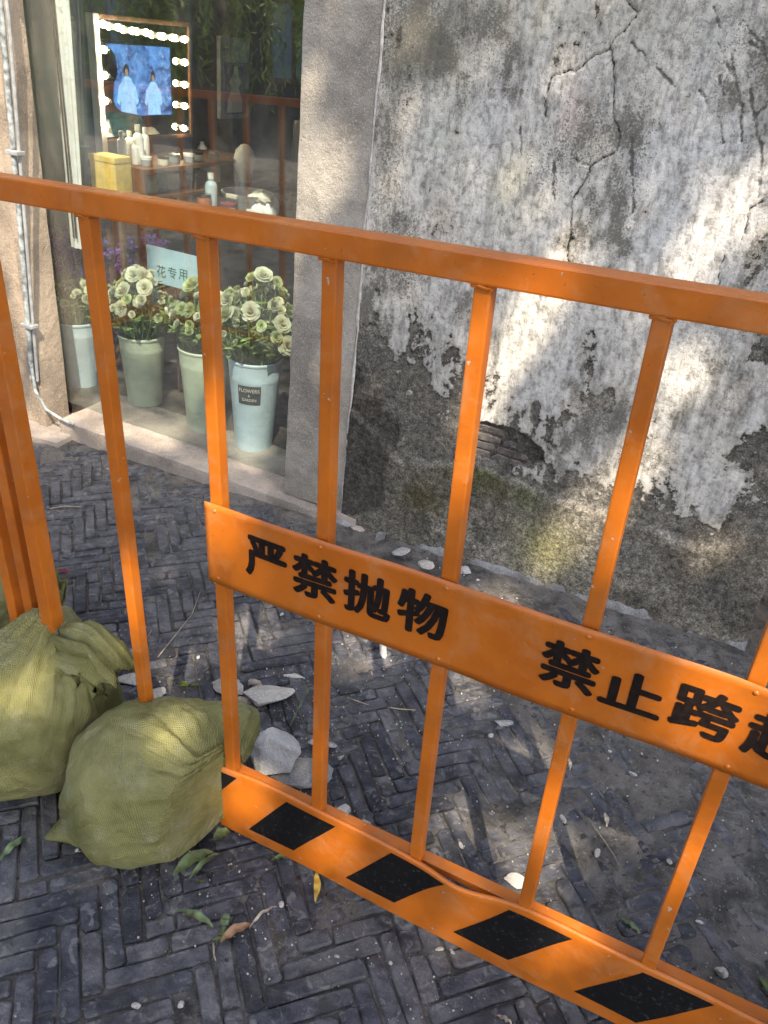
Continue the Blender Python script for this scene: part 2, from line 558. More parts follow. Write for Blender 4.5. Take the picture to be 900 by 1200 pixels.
M = dict(
    orange=orange_paint(), black=black_film(),
    letter=simple('lettering_black', (0.013, 0.008, 0.007), 0.7, var=0.2, scale=120, spec=0.12),
    brick=brick_mat('paving_brick', (0.033, 0.035, 0.043), (0.102, 0.104, 0.116)),
    brickm=brick_mat('paving_brick_far', (0.033, 0.035, 0.043), (0.102, 0.104, 0.116), False),
    wbrick=brick_mat('wall_brick', (0.055, 0.048, 0.042), (0.17, 0.145, 0.125)),
    soil=soil_mat(), plaster=plaster_mat(),
    pillar=granite('pillar_stone', (0.325, 0.298, 0.262), (0.45, 0.42, 0.38), (0.13, 0.11, 0.09)),
    jamb=granite('jamb_stone', (0.33, 0.265, 0.205), (0.46, 0.39, 0.32), (0.16, 0.11, 0.08)),
    step=granite('step_stone', (0.33, 0.28, 0.24), (0.45, 0.41, 0.37), (0.11, 0.09, 0.08)),
    rock=granite('grey_rock', (0.42, 0.41, 0.40), (0.60, 0.59, 0.57), (0.16, 0.16, 0.16)),
    chip=granite('pale_chip', (0.44, 0.41, 0.37), (0.58, 0.56, 0.52), (0.18, 0.17, 0.15)),
    mortar=granite('grey_mortar', (0.22, 0.22, 0.222), (0.36, 0.36, 0.36), (0.07, 0.07, 0.07)),
    bag=woven('woven_bag', (0.178, 0.169, 0.057), (0.268, 0.254, 0.100)),
    glass=pane_glass(),
    leaf=simple('leaf_green', (0.07, 0.13, 0.035), 0.5, var=0.35, scale=8, trans=0.3),
    willow=simple('willow_green', (0.17, 0.24, 0.04), 0.5, var=0.35, scale=3, trans=0.4),
    leafg=simple('fallen_leaf_green', (0.10, 0.14, 0.06), 0.5, var=0.3, scale=40),
    leafy=simple('fallen_leaf_yellow', (0.42, 0.28, 0.05), 0.5, var=0.3, scale=40),
    leafb=simple('fallen_leaf_brown', (0.24, 0.13, 0.07), 0.6, var=0.3, scale=40),
    straw=simple('dry_straw', (0.32, 0.27, 0.20), 0.7, var=0.3, scale=40),
    bark=simple('tree_bark', (0.09, 0.07, 0.05), 0.9, var=0.4, scale=12, bumpy=0.8, bscale=30),
    wood=simple('brown_wood', (0.16, 0.075, 0.035), 0.5, var=0.25, scale=12),
    darkwood=simple('dark_wood', (0.050, 0.034, 0.025), 0.6, var=0.3, scale=6),
    floorm=simple('shop_floor', (0.10, 0.085, 0.075), 0.45, var=0.3, scale=10),
    white=simple('white_paint', (0.80, 0.80, 0.80), 0.5, var=0.04),
    cream=simple('cream_plastic', (0.70, 0.66, 0.58), 0.4, var=0.06),
    bluegrey=simple('blue_grey_wall', (0.20, 0.27, 0.28), 0.6, var=0.12, scale=5),
    trim=simple('pale_blue_trim', (0.27, 0.30, 0.31), 0.7, var=0.35, scale=40),
    grey=simple('grey_plastic', (0.30, 0.31, 0.32), 0.5, var=0.15),
    dark=simple('dark_plastic', (0.018, 0.018, 0.020), 0.3, var=0.3),
    yellow=simple('yellow_box', (0.80, 0.56, 0.14), 0.55, var=0.08),
    teal=simple('teal_cloth', (0.24, 0.56, 0.54), 0.8, var=0.2, scale=20),
    skin=simple('skin', (0.55, 0.33, 0.24), 0.55, var=0.08),
    hair=simple('dark_hair', (0.012, 0.010, 0.009), 0.45, var=0.3),
    bluebkt=simple('blue_bucket', (0.46, 0.57, 0.66), 0.38, var=0.08, scale=9),
    greenbkt=simple('green_bucket', (0.50, 0.54, 0.42), 0.38, var=0.08, scale=9),
    petalw=simple('petal_white', (0.74, 0.75, 0.58), 0.6, random_tone=0.25, var=0.10, scale=30, trans=0.25),
    petalg=simple('petal_green', (0.58, 0.66, 0.34), 0.6, random_tone=0.35, var=0.16, scale=30, trans=0.25),
    petalp=simple('petal_purple', (0.20, 0.10, 0.46), 0.7, var=0.25, scale=40, trans=0.2),
    petalc=simple('petal_cream', (0.74, 0.74, 0.54), 0.6, random_tone=0.3, var=0.12, scale=30, trans=0.25),
    stem=simple('flower_stem', (0.16, 0.24, 0.07), 0.6, var=0.3, scale=40),
    card=simple('blue_card', (0.42, 0.62, 0.74), 0.6, var=0.03),
    cardtext=simple('card_ink', (0.06, 0.16, 0.12), 0.7, var=0.1),
    steel=simple('brushed_metal', (0.55, 0.55, 0.55), 0.3, metal=1.0, var=0.05),
    chrome=simple('mirror_silver', (0.86, 0.88, 0.88), 0.02, metal=1.0, var=0.0),
    red=simple('dark_red_cloth', (0.20, 0.012, 0.018), 0.8, var=0.2, scale=15),
    navy=simple('navy_print', (0.09, 0.09, 0.22), 0.6, var=0.2),
    bulb=glow('lit_bulb', (1.0, 0.86, 0.62), 14.0),
    roof=simple('dark_roof_tile', (0.06, 0.06, 0.065), 0.8, var=0.2, scale=4),
    facade=simple('old_facade', (0.05, 0.038, 0.03), 0.8, var=0.3, scale=1.5),
    ylw_green=simple('yellow_green_cloth', (0.45, 0.48, 0.10), 0.8, var=0.2, scale=10),
)


# ================================================================== GROUND AND PAVING
def mud_level(x, y):
    """height of the soil: in the joints on the walked side, over the bricks on the dug-up side"""
    n = fbm(x * 3.1, y * 3.1, 5, 4)
    side = sstep(-0.55, 0.30, x + 1.1 * (n - 0.5) * 2) * sstep(0.86, 1.15, y + 0.25 * (n - 0.5)) * 0.60
    edge = sstep(1.75, 2.02, y + 0.25 * (n - 0.5)) * sstep(-2.6, -1.0, x)
    left = sstep(-2.05, -2.4, x) * sstep(1.45, 1.75, y)
    front = sstep(0.60, 0.78, fbm(x * 4.3 + 9, y * 4.3, 15, 4)) * 0.9
    return np.clip(np.maximum.reduce([side, 0.9 * edge, 0.85 * left, front * 0.75]), 0, 1)


def axis(fine0, fine1, step, far):
    a = list(np.arange(fine0, fine1 + 1e-6, step))
    s = step; p = a[-1]; hi = []
    while p < far:
        s *= 1.35; p += s; hi.append(p)
    s = step; p = a[0]; lo = []
    while p > -far:
        s *= 1.35; p -= s; lo.append(p)
    return np.array(lo[::-1] + a + hi)


gx = axis(-2.9, 0.75, 0.0085, 120); gy = axis(0.30, 2.30, 0.0085, 120)
GX, GY = np.meshgrid(gx, gy)
mud = mud_level(GX, GY)
near = np.exp(-(np.maximum(np.abs(GX + 1.0) - 2.5, 0) + np.maximum(np.abs(GY - 1.2) - 1.5, 0)))
gz = -0.0085 + mud * (0.0095 + 0.009 * (fbm(GX * 9, GY * 9, 3, 5) - 0.5)) + (0.007 * (fbm(GX * 26, GY * 26, 8, 4) - 0.5)) * near
gz -= 0.05 * (1 - near)
# scraped ridges on the dug-up side, running the way the spade went
ang = R(128)
t1 = GX * math.cos(ang) + GY * math.sin(ang); t2 = -GX * math.sin(ang) + GY * math.cos(ang)
gz += mud * near * 0.019 * (fbm(t1 * 5, t2 * 42, 21, 4) - 0.5)
ny, nx = GX.shape
idx = np.arange(nx * ny).reshape(ny, nx)
quads = np.stack([idx[:-1, :-1], idx[:-1, 1:], idx[1:, 1:], idx[1:, :-1]], -1).reshape(-1, 4)
ground = link('ground', np_mesh('ground', np.stack([GX, GY, gz], -1).reshape(-1, 3), quads, M['soil']))
tag(ground, 'grey soil street bed under the brick paving', kind='structure')

BW, BN = 0.0362, 5
BL = BW * BN
B_ANG = R(46.0)
B_ORG = at_z(147, 1130, 0)      # a corner where two bricks meet


def brick_mesh(seed, L=BL, W=BW, mat=None, joint=0.0045, h=0.035):
    r = random.Random(seed)
    lx, wx = L / 2 - joint / 2, W / 2 - joint / 2
    c = [r.uniform(0.002, 0.008) for _ in range(4)]
    if r.random() < 0.3:
        c[r.randrange(4)] = r.uniform(0.010, 0.018)
    out = []
    jl = lambda s=0.0016: r.uniform(-s, s)
    out += [(-lx + c[0], -wx + jl()), (r.uniform(-0.3, 0.3) * lx, -wx + jl(0.0022)), (lx - c[1], -wx + jl())]
    out += [(lx + jl(), -wx + c[1] * 0.8), (lx + jl(), wx - c[2] * 0.8)]
    out += [(lx - c[2], wx + jl()), (r.uniform(-0.3, 0.3) * lx, wx + jl(0.0022)), (-lx + c[3], wx + jl())]
    out += [(-lx + jl(), wx - c[3] * 0.8), (-lx + jl(), -wx + c[0] * 0.8)]
    n = len(out)
    ins = 0.0028
    vs = [(x, y, -h) for x, y in out] + [(x, y, -0.0035 + jl(0.0008)) for x, y in out]
    vs += [(x - math.copysign(min(ins, abs(x)), x), y - math.copysign(min(ins, abs(y)), y), jl(0.0007)) for x, y in out]
    vs.append((jl(0.01), jl(0.004), -0.0012 + jl(0.0012)))
    fs = []
    for k in range(n):
        k2 = (k + 1) % n
        fs += [(k, k2, n + k2, n + k), (n + k, n + k2, 2 * n + k2, 2 * n + k), (2 * n + k, 2 * n + k2, 3 * n)]
    m = MB().add(vs, fs)
    return m


bvar = [brick_mesh(100 + i) for i in range(14)]
half = [brick_mesh(160 + i, BL * f_) for i, f_ in enumerate((0.30, 0.36, 0.42, 0.5, 0.58, 0.64, 0.70))]
half_f = (0.30, 0.36, 0.42, 0.5, 0.58, 0.64, 0.70)
half_me = [b.mesh('brick', M['brick'], smooth=35) for b in half]
bvar_me = [b.mesh('brick', M['brick'], smooth=35) for b in bvar]
cells = []
eu = Vector((math.cos(B_ANG), math.sin(B_ANG), 0)); ev = Vector((-math.sin(B_ANG), math.cos(B_ANG), 0))
per = 2 * BN
br = random.Random(5)
for j in range(-70, 75):
    for i in range(-70, 75):
        k = (i - j) % per
        if k == 0:
            cu, cv, rot = i + BN / 2, j + 0.5, 0
        elif k == BN:
            cu, cv, rot = i + 0.5, j + 0.5 - (BN - 1) / 2.0, 1
        else:
            continue
        p = B_ORG + eu * (cu * BW) + ev * (cv * BW)
        if not (-3.2 < p.x < 0.95 and 0.12 < p.y < 2.02):
            continue
        if br.random() < 0.02:
            continue
        sx, sy = project((p.x, p.y, 0))
        inside = -40 < sx < 940 and -60 < sy < 1250
        m = float(mud_level(np.array(p.x), np.array(p.y)))
        size = 1.0 / (Vector((p.x, p.y, 0)) - EYE).dot(FWD) ** 2 if inside else 0.0
        if inside and not (0 < sx < 900 and 0 < sy < 1200):
            size *= 0.5
        cells.append((size * (1.0 - 0.75 * m), p, rot, m))
cells.sort(key=lambda c: -c[0])
rest = MB()
n_single = 0
for q, (size, p, rot, m) in enumerate(cells):
    mat = Matrix.Translation((p.x, p.y, br.uniform(-0.0035, 0.0025) - 0.0045 * m)) @ \
        Matrix.Rotation(B_ANG + rot * math.pi / 2 + br.choice((0, math.pi)) + br.gauss(0, 0.022), 4, 'Z') @ \
        Matrix.Rotation(br.gauss(0, 0.016), 4, 'Y') @ Matrix.Rotation(br.gauss(0, 0.045), 4, 'X')
    k = br.randrange(14)
    if br.random() < 0.26:      # a brick cracked across
        k = br.randrange(7)
        f0, f1 = half_f[k], half_f[6 - k]
        pieces = [(half_me[k], half[k], Matrix.Translation((-BL / 2 + f0 * BL / 2, 0, 0))), (half_me[6 - k], half[6 - k], Matrix.Translation((BL / 2 - f1 * BL / 2, 0, -0.001)) @ Matrix.Rotation(br.gauss(0, 0.03), 4, 'Z') @ Matrix.Rotation(br.gauss(0, 0.03), 4, 'Y'))]
    else:
        pieces = [(bvar_me[k], bvar[k], Matrix.Identity(4))]
    for pm_, pb_, off in pieces:
        if n_single < 300:
            n_single += 1
            o = link('brick', pm_, ground)
            o.matrix_world = mat @ off
        else:
            rest.add([mat @ off @ Vector(v) for v in pb_.v], pb_.f)
tag(rest.build('paving_bricks', M['brickm'], ground, smooth=35), kind='stuff')


# ================================================================== OLD PLASTER WALL
def seg_dist(U, W, pts):
    d = np.full(U.shape, 9.0)
    for (ax, ay), (bx, by) in zip(pts[:-1], pts[1:]):
        dx, dy = bx - ax, by - ay
        t = np.clip(((U - ax) * dx + (W - ay) * dy) / (dx * dx + dy * dy + 1e-9), 0, 1)
        d = np.minimum(d, np.hypot(U - ax - t * dx, W - ay - t * dy))
    return d


def wp(px, py):
    p = on_wall(px, py, 'v', 0.0)
    return (p.x, p.z)


def blob(U, W, px, py, rx, ry=None):
    """soft round spot of the wall, radii in metres"""
    u, w = wp(px, py)
    ry = ry or rx
    return np.exp(-(((U - u) / rx) ** 2 + ((W - w) / ry) ** 2))


U0, U1 = 0.236, wp(868, 755)[0]
us = np.concatenate([np.linspace(U0, U1, 370)])
ws = np.concatenate([np.arange(-0.16, 1.62, 0.0040), [1.64, 1.68, 1.75, 1.9, 2.2, 2.7, 3.3]])
WU, WW = np.meshgrid(us, ws)
wx_, wy_ = WU * 1.0, WW * 1.0
nbig = fbm(wx_ * 2.6, wy_ * 2.0, 40, 5)
nmid = fbm(wx_ * 9, wy_ * 7, 50, 6, 0.62)
nfine = fbm(wx_ * 38, wy_ * 32, 60, 5, 0.65)
nvert = fbm(wx_ * 24, wy_ * 3.0, 70, 5, 0.6)
rag = 0.055 * (nmid - 0.5) * 2 + 0.014 * (nfine - 0.5) * 2
# limewash: whole above, ragged lower down, gone near the ground
bias = 1.05 * sstep(0.30, 0.84, WW + 0.10 * (WU - 0.9)) - 0.36
for px, py, rx, ry, a in [(600, 385, .10, .10, .55), (640, 440, .08, .10, .50), (560, 480, .07, .06, .55), (660, 530, .10, .06, .62),
                          (790, 430, .10, .09, .85), (745, 520, .09, .05, .55), (810, 560, .09, .06, .52), (835, 590, .08, .04, .5),
                          (500, 430, .06, .05, .35), (470, 500, .05, .03, .35), (620, 560, .08, .03, .4), (750, 570, .1, .03, .35),
                          (865, 470, .05, .06, .25), (840, 400, .05, .05, .35), (700, 345, .08, .05, .4), (530, 350, .1, .06, .3),
                          (430, 400, .09, .10, -.75), (440, 500, .10, .10, -.7), (690, 400, .028, .04, -.8), (705, 470, .05, .035, -1.0),
                          (690, 435, .03, .04, -.7), (890, 400, .06, .10, -.75), (895, 520, .05, .06, -.6), (600, 350, .02, .05, -.3),
                          (845, 360, .06, .03, -.6), (890, 300, .04, .06, -.55), (440, 330, .07, .06, -.45), (530, 420, .05, .05, -.35),
                          (625, 480, .02, .03, -.5), (580, 440, .02, .05, -.3)]:
    bias = bias + a * blob(WU, WW, px, py, rx, ry)
low_line = np.interp(WU, [wp(405, 440)[0], wp(470, 535)[0], wp(560, 530)[0], wp(640, 575)[0], wp(700, 600)[0], wp(820, 640)[0], wp(900, 640)[0]],
                     [wp(405, 470)[1], wp(470, 535)[1], wp(560, 545)[1], wp(640, 578)[1], wp(700, 600)[1], wp(820, 640)[1], wp(900, 620)[1]])
low_line = low_line + 0.022 * (fbm(WU * 11, WU * 0 + 3, 77, 4) - 0.5) * 2
below = sstep(0.012, -0.012, WW - low_line)
bias = bias - 1.6 * sstep(0.03, -0.05, WW - low_line)
covf = bias + 1.5 * (nmid - 0.5) + 1.1 * (nfine - 0.5) + 0.9 * (nvert - 0.5)
cover = sstep(-0.055, 0.055, covf)
# bare patches where the render has fallen away and brick shows
hole1 = [wp(545, 497), wp(575, 492), wp(600, 503), wp(632, 525), wp(640, 541), wp(612, 545), wp(580, 538), wp(545, 530)]


def poly_sd(U, W, poly):
    ins = np.zeros(U.shape, bool)
    n = len(poly)
    for i in range(n):
        (x1, y1), (x2, y2) = poly[i], poly[(i + 1) % n]
        c = ((y1 > W) != (y2 > W)) & (U < (x2 - x1) * (W - y1) / (y2 - y1 + 1e-12) + x1)
        ins ^= c
    d = seg_dist(U, W, poly + [poly[0]])
    return np.where(ins, -d, d)


hole2 = [wp(400, 425), wp(418, 440), wp(424, 470), wp(446, 486), wp(468, 508), wp(456, 545), wp(460, 575), wp(450, 596), wp(396, 604)]
sd1 = poly_sd(WU + rag * 0.6, WW + rag * 0.6, hole1)
sd2 = poly_sd(WU + rag * 0.9, WW + rag * 0.9, hole2)
bare = np.maximum(sstep(0.003, -0.003, sd1), sstep(0.004, -0.004, sd2))
cover = cover * (1 - bare)
covf = covf - 3 * bare
# cracks and old scratches
CR = [[(640 + 96, 0), (745, 18), (716, 53), (713, 58), (698, 66), (673, 82), (646, 90), (640, 112), (640, 140)],
      [(714, 55), (719, 80), (720, 110), (721, 140), (727, 162), (724, 178), (712, 184), (692, 194), (686, 210), (672, 232), (668, 280), (666, 310)],
      [(893, 235), (878, 245), (868, 282)], [(692, 194), (675, 188)], [(848, 300), (843, 335)]]
SC = [((842, 50), (860, 92)), ((860, 92), (870, 125)), ((870, 125), (869, 165)), ((836, 10), (845, 30)), ((740, 50), (756, 64)),
      ((880, 105), (886, 150)), ((886, 150), (893, 170)), ((882, 140), (900, 120)), ((765, 75), (792, 100)), ((858, 60), (862, 90)),
      ((820, 105), (830, 120)), ((843, 90), (848, 110)), ((893, 170), (890, 228)), ((870, 25), (898, 55)), ((896, 60), (900, 75)),
      ((845, 145), (849, 168)), ((610, 150), (612, 180)), ((740, 160), (742, 250)), ((650, 190), (650, 235)), ((880, 50), (898, 60))]
jit_u = 0.010 * (fbm(WU * 40, WW * 40, 91, 3) - 0.5) * 2
jit_w = 0.010 * (fbm(WU * 40, WW * 40, 92, 3) - 0.5) * 2
crack_d = np.full(WU.shape, 1.0); scr_d = np.full(WU.shape, 1.0)
for c in CR:
    crack_d = np.minimum(crack_d, seg_dist(WU + jit_u, WW + jit_w, [wp(*p) for p in c]))
crack = sstep(0.0034, 0.0012, crack_d)
scr = np.zeros(WU.shape)
for k, (a, b) in enumerate(SC):
    d = seg_dist(WU + jit_u * 0.4, WW + jit_w * 0.4, [wp(*a), wp(*b)])
    d = d + 0.005 * (fbm(WU * 60, WW * 20, 93 + k, 3) - 0.30)
    scr_d = np.minimum(scr_d, d)
    scr = np.maximum(scr, sstep(0.0052, 0.0018, d))
pit = sstep(0.655, 0.70, nfine * 0.6 + nmid * 0.4 + 0.06 * blob(WU, WW, 690, 160, .13, .12) + 0.04 * blob(WU, WW, 470, 280, .12, .1))
# relief
vv = -0.0035 * cover + 0.010 * (nbig - 0.5) + 0.004 * (nmid - 0.5) + 0.0022 * (nfine - 0.5)
vv = vv - 0.016 * below * (1 - 0.6 * sstep(0.0, -0.25, WW)) + 0.0016 * pit
vv = vv + np.maximum(0.008 * sstep(0.002, -0.003, sd1), 0.006 * sstep(0.03, -0.02, sd2)) + 0.006 * crack + 0.0022 * scr
band = np.exp(-((WW - low_line) / 0.02) ** 2)
vv = vv - 0.006 * band * (fbm(WU * 30, WW * 30, 44, 4) - 0.3)
vv[ws > 1.66] *= 0.3


def lerp(a, b, t):
    return a * (1 - t[..., None]) + b * t[..., None]


def rgb(*c):
    return np.array(c, float)


shape3 = WU.shape + (3,)
lime = np.zeros(shape3) + rgb(0.64, 0.63, 0.605)
st = sstep(0.38, 0.68, fbm(wx_ * 4.2, wy_ * 3.0, 130, 5, 0.6))
lime = lerp(lime, rgb(0.50, 0.51, 0.52), 0.75 * st)
streak = sstep(0.52, 0.74, nvert * 0.6 + nmid * 0.4)
lime = lerp(lime, rgb(0.27, 0.262, 0.245), 0.85 * streak)
gr = sstep(0.50, 0.72, fbm(wx_ * 7, wy_ * 5, 150, 6, 0.68))
lime = lerp(lime, rgb(0.25, 0.24, 0.22), 0.75 * gr)
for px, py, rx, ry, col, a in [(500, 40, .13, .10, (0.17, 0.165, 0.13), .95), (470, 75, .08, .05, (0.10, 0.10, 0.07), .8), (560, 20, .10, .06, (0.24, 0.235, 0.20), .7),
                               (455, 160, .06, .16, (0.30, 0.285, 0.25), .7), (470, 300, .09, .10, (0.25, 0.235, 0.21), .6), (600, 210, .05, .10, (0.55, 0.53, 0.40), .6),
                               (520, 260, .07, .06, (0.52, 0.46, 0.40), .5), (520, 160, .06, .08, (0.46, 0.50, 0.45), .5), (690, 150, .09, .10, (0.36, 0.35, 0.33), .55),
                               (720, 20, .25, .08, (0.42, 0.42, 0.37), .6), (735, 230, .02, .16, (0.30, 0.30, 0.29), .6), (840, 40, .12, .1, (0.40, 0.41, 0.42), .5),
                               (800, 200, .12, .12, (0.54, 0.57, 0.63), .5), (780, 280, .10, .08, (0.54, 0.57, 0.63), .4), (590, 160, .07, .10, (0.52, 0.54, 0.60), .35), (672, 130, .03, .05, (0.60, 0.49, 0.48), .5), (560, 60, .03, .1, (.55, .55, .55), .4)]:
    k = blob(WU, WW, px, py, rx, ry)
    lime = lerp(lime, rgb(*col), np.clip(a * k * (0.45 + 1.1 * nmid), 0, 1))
render = np.zeros(shape3) + rgb(0.150, 0.140, 0.124)
render = lerp(render, rgb(0.24, 0.225, 0.20), sstep(0.40, 0.70, nmid))
render = lerp(render, rgb(0.085, 0.078, 0.070), 0.8 * sstep(0.50, 0.75, fbm(wx_ * 13, wy_ * 11, 160, 5, 0.65)))
lowc = np.zeros(shape3) + rgb(0.165, 0.150, 0.125)
lowc = lerp(lowc, rgb(0.27, 0.25, 0.215), sstep(0.42, 0.70, nmid * 0.7 + nbig * 0.3))
lowc = lerp(lowc, rgb(0.075, 0.068, 0.058), 0.8 * sstep(0.50, 0.72, fbm(wx_ * 8, wy_ * 8, 170, 6, 0.65)))
for px, py, rx, ry, col, a in [(560, 555, .10, .05, (0.10, 0.105, 0.030), .85), (640, 640, .09, .10, (0.25, 0.24, 0.10), .65), (500, 580, .08, .06, (0.085, 0.075, 0.035), .8),
                               (620, 580, .04, .04, (0.09, 0.11, 0.03), .7), (430, 560, .07, .10, (0.025, 0.024, 0.020), .9), (840, 690, .10, .07, (0.085, 0.082, 0.080), .7),
                               (740, 650, .07, .06, (0.10, 0.10, 0.10), .5), (700, 590, .06, .04, (0.30, 0.27, 0.23), .6), (560, 660, .1, .03, (.2, .18, .13), .5)]:
    k = blob(WU, WW, px, py, rx, ry)
    lowc = lerp(lowc, rgb(*col), np.clip(a * k * (0.4 + 1.2 * nmid), 0, 1))
under = lerp(render, lowc, below) * 0.80
under = lerp(under, rgb(0.045, 0.042, 0.036), np.clip(1.1 * blob(WU, WW, 425, 520, .09, .20) * (0.5 + nmid), 0, 0.85))
under = lerp(under, rgb(0.055, 0.050, 0.045), np.clip(bare * 0.9, 0, 1))
under = lerp(under, rgb(0.10, 0.09, 0.08), 0.6 * sstep(0.02, -0.12, WW + 0.03 + 0.05 * (nmid - .5)))
edge_grime = sstep(0.55, 0.0, covf + 0.5 * (nmid - 0.5))
lime = lerp(lime, rgb(0.30, 0.285, 0.26), 0.55 * edge_grime)
tone = lime * rgb(0.97, 0.945, 0.91)
grime = np.clip(0.15 + 0.9 * (gr - 0.25) + 0.5 * (streak - 0.3), 0, 1)
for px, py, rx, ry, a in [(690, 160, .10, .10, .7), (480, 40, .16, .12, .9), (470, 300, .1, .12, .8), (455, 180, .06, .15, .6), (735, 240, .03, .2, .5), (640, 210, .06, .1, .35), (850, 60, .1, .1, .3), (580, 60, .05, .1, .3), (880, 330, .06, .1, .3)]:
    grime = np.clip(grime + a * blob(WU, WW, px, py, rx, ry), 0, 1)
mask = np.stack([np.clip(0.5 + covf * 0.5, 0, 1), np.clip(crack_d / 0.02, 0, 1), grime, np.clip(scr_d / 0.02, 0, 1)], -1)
nwy, nwx = WU.shape
idx = np.arange(nwx * nwy).reshape(nwy, nwx)
wq = np.stack([idx[:-1, :-1], idx[:-1, 1:], idx[1:, 1:], idx[1:, :-1]], -1).reshape(-1, 4)
front = np.stack([WU, vv, WW], -1).reshape(-1, 3)
# close the slab: rim and back
rim = np.concatenate([idx[0, :], idx[1:, -1], idx[-1, -2::-1], idx[-2:0:-1, 0]])
back = front[rim].copy(); back[:, 1] = 0.30
nb = len(front)
rq = []
L_ = len(rim)
for k in range(L_):
    k2 = (k + 1) % L_
    rq.append((rim[k2], rim[k], nb + k, nb + k2))
wallv = np.concatenate([front, back])


def with_rim(a):
    a = a.reshape(-1, a.shape[-1])
    if a.shape[1] == 3:
        a = np.concatenate([a, np.ones((len(a), 1))], 1)
    return np.concatenate([a, a[rim]])


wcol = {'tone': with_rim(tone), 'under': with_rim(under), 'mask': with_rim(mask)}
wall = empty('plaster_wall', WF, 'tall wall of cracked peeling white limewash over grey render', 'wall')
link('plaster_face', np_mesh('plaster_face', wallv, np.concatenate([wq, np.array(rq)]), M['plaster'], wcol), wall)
MB().box((U0 + 0.01, 0.29, -0.15), (U1 - 0.01, 0.40, 3.3)).build('wall_core', M['facade'], wall)
# bricks seen where the plaster has come away
wb = random.Random(3)


def wall_brick(u0, u1, w0, w1, proud):
    sx, sz = u1 - u0, w1 - w0
    b_ = brick_mesh(wb.randrange(9999), sx, sz, None, 0.003, 0.05)
    m = Matrix.Translation(((u0 + u1) / 2, proud, (w0 + w1) / 2)) @ Matrix.Rotation(R(90), 4, 'X') @ Matrix.Rotation(wb.gauss(0, 0.02), 4, 'Z')
    o = link('brick', b_.mesh('brick', M['wbrick'], smooth=35), wall)
    o.matrix_local = m


(hu0, _), (hu1, _) = wp(553, 520), wp(628, 520)
hw = wp(590, 536)[1]
for row, (a, b_) in enumerate([(-0.12, 1.12), (-0.10, 1.05), (-0.12, 0.95), (-0.1, 0.6)]):
    w0 = hw - 0.022 + row * 0.0265 - 0.0
    u = hu0 + a * (hu1 - hu0)
    e = hu0 + b_ * (hu1 - hu0)
    while u < e - 0.02:
        l = min(wb.uniform(0.07, 0.12), e - u)
        wall_brick(u, u + l, w0, w0 + 0.0245, 0.0030 + wb.uniform(-0.002, 0.002))
        u += l + 0.004
(ku0, _), (ku1, _) = wp(404, 520), wp(468, 520)
kw0 = wp(430, 596)[1]
for row in range(6):
    w0 = kw0 + row * 0.042 + (0.01 if row > 2 else 0)
    e = ku0 + (0.80, 0.86, 0.95, 0.80, 0.55, 0.35)[row] * (ku1 - ku0)
    u = ku0 + 0.002
    while u < e - 0.03:
        l = min(wb.uniform(0.06, 0.13), e - u)
        wall_brick(u, u + l, w0, w0 + 0.038, -0.001 + wb.uniform(-0.004, 0.004))
        u += l + 0.005
# mortar fillet between pillar and plaster
fil = MB()
for k in range(2):
    pass
prev = None
pts = []
for i in range(120):
    w = -0.02 + i * 0.0135
    uu = 0.2335 + 0.012 * (float(fbm(np.array(i * 0.10), np.array(2.0), 71, 4)) - 0.5)
    pts.append((uu, 0.0 + 0.004 * (float(fbm(np.array(i * 0.2), np.array(5.0), 72, 3)) - 0.5), w))
fil.tube(pts, [0.0018 + 0.0065 * float(fbm(np.array(i * 0.23), np.array(8.0), 73, 4)) ** 1.5 for i, _ in enumerate(pts)], 6)
fil.build('mortar_seam', simple('seam_mortar', (0.52, 0.50, 0.47), 0.9, var=0.15, scale=60, bumpy=0.5), wall, smooth='all')
# wall beyond the corner of the plaster wall
rw = empty('recessed_wall', WF, 'dark stone wall set back past the corner of the plaster wall', 'wall')
MB().box((U1 - 0.1, 0.42, -0.3), (U1 + 3.0, 0.7, 3.3), 0.01).build('stone_face', M['step'], rw)
MB().box((U1 - 0.1, 0.40, -0.3), (U1 + 3.0, 0.43, 0.1), 0.006).build('stone_plinth', M['mortar'], rw)

# strip of grey mortar along the foot of the wall
ks = MB()
kx = np.linspace(-1.25, 0.19, 90)


def kerbpt(s, t):
    x = -1.25 + 1.44 * s
    wdt = 0.018 + 0.040 * float(fbm(np.array(x * 9.0), np.array(1.0), 301, 5))
    y = 2.085 - wdt * t
    z = (0.022 if x > -0.78 else 0.012) + 0.016 * (float(fbm(np.array(x * 22.0), np.array(y * 22.0), 302, 4)) - 0.5) * 2
    if t > 0.8:
        z -= 0.032 * ((t - 0.8) / 0.2) ** 1.5
    return (x, y, z)


ks.grid(kerbpt, 160, 10)
tag(ks.build('kerb', M['mortar'], None, smooth='all'), 'rough grey mortar strip along the foot of the plaster wall', kind='structure')

# ================================================================== SHOP
GLASS_V = 0.105
shop = empty('shop_building', WF, 'shop with a stone framed display window and lit vanity mirror inside', 'building')
WL = -1.13       # left edge of the opening


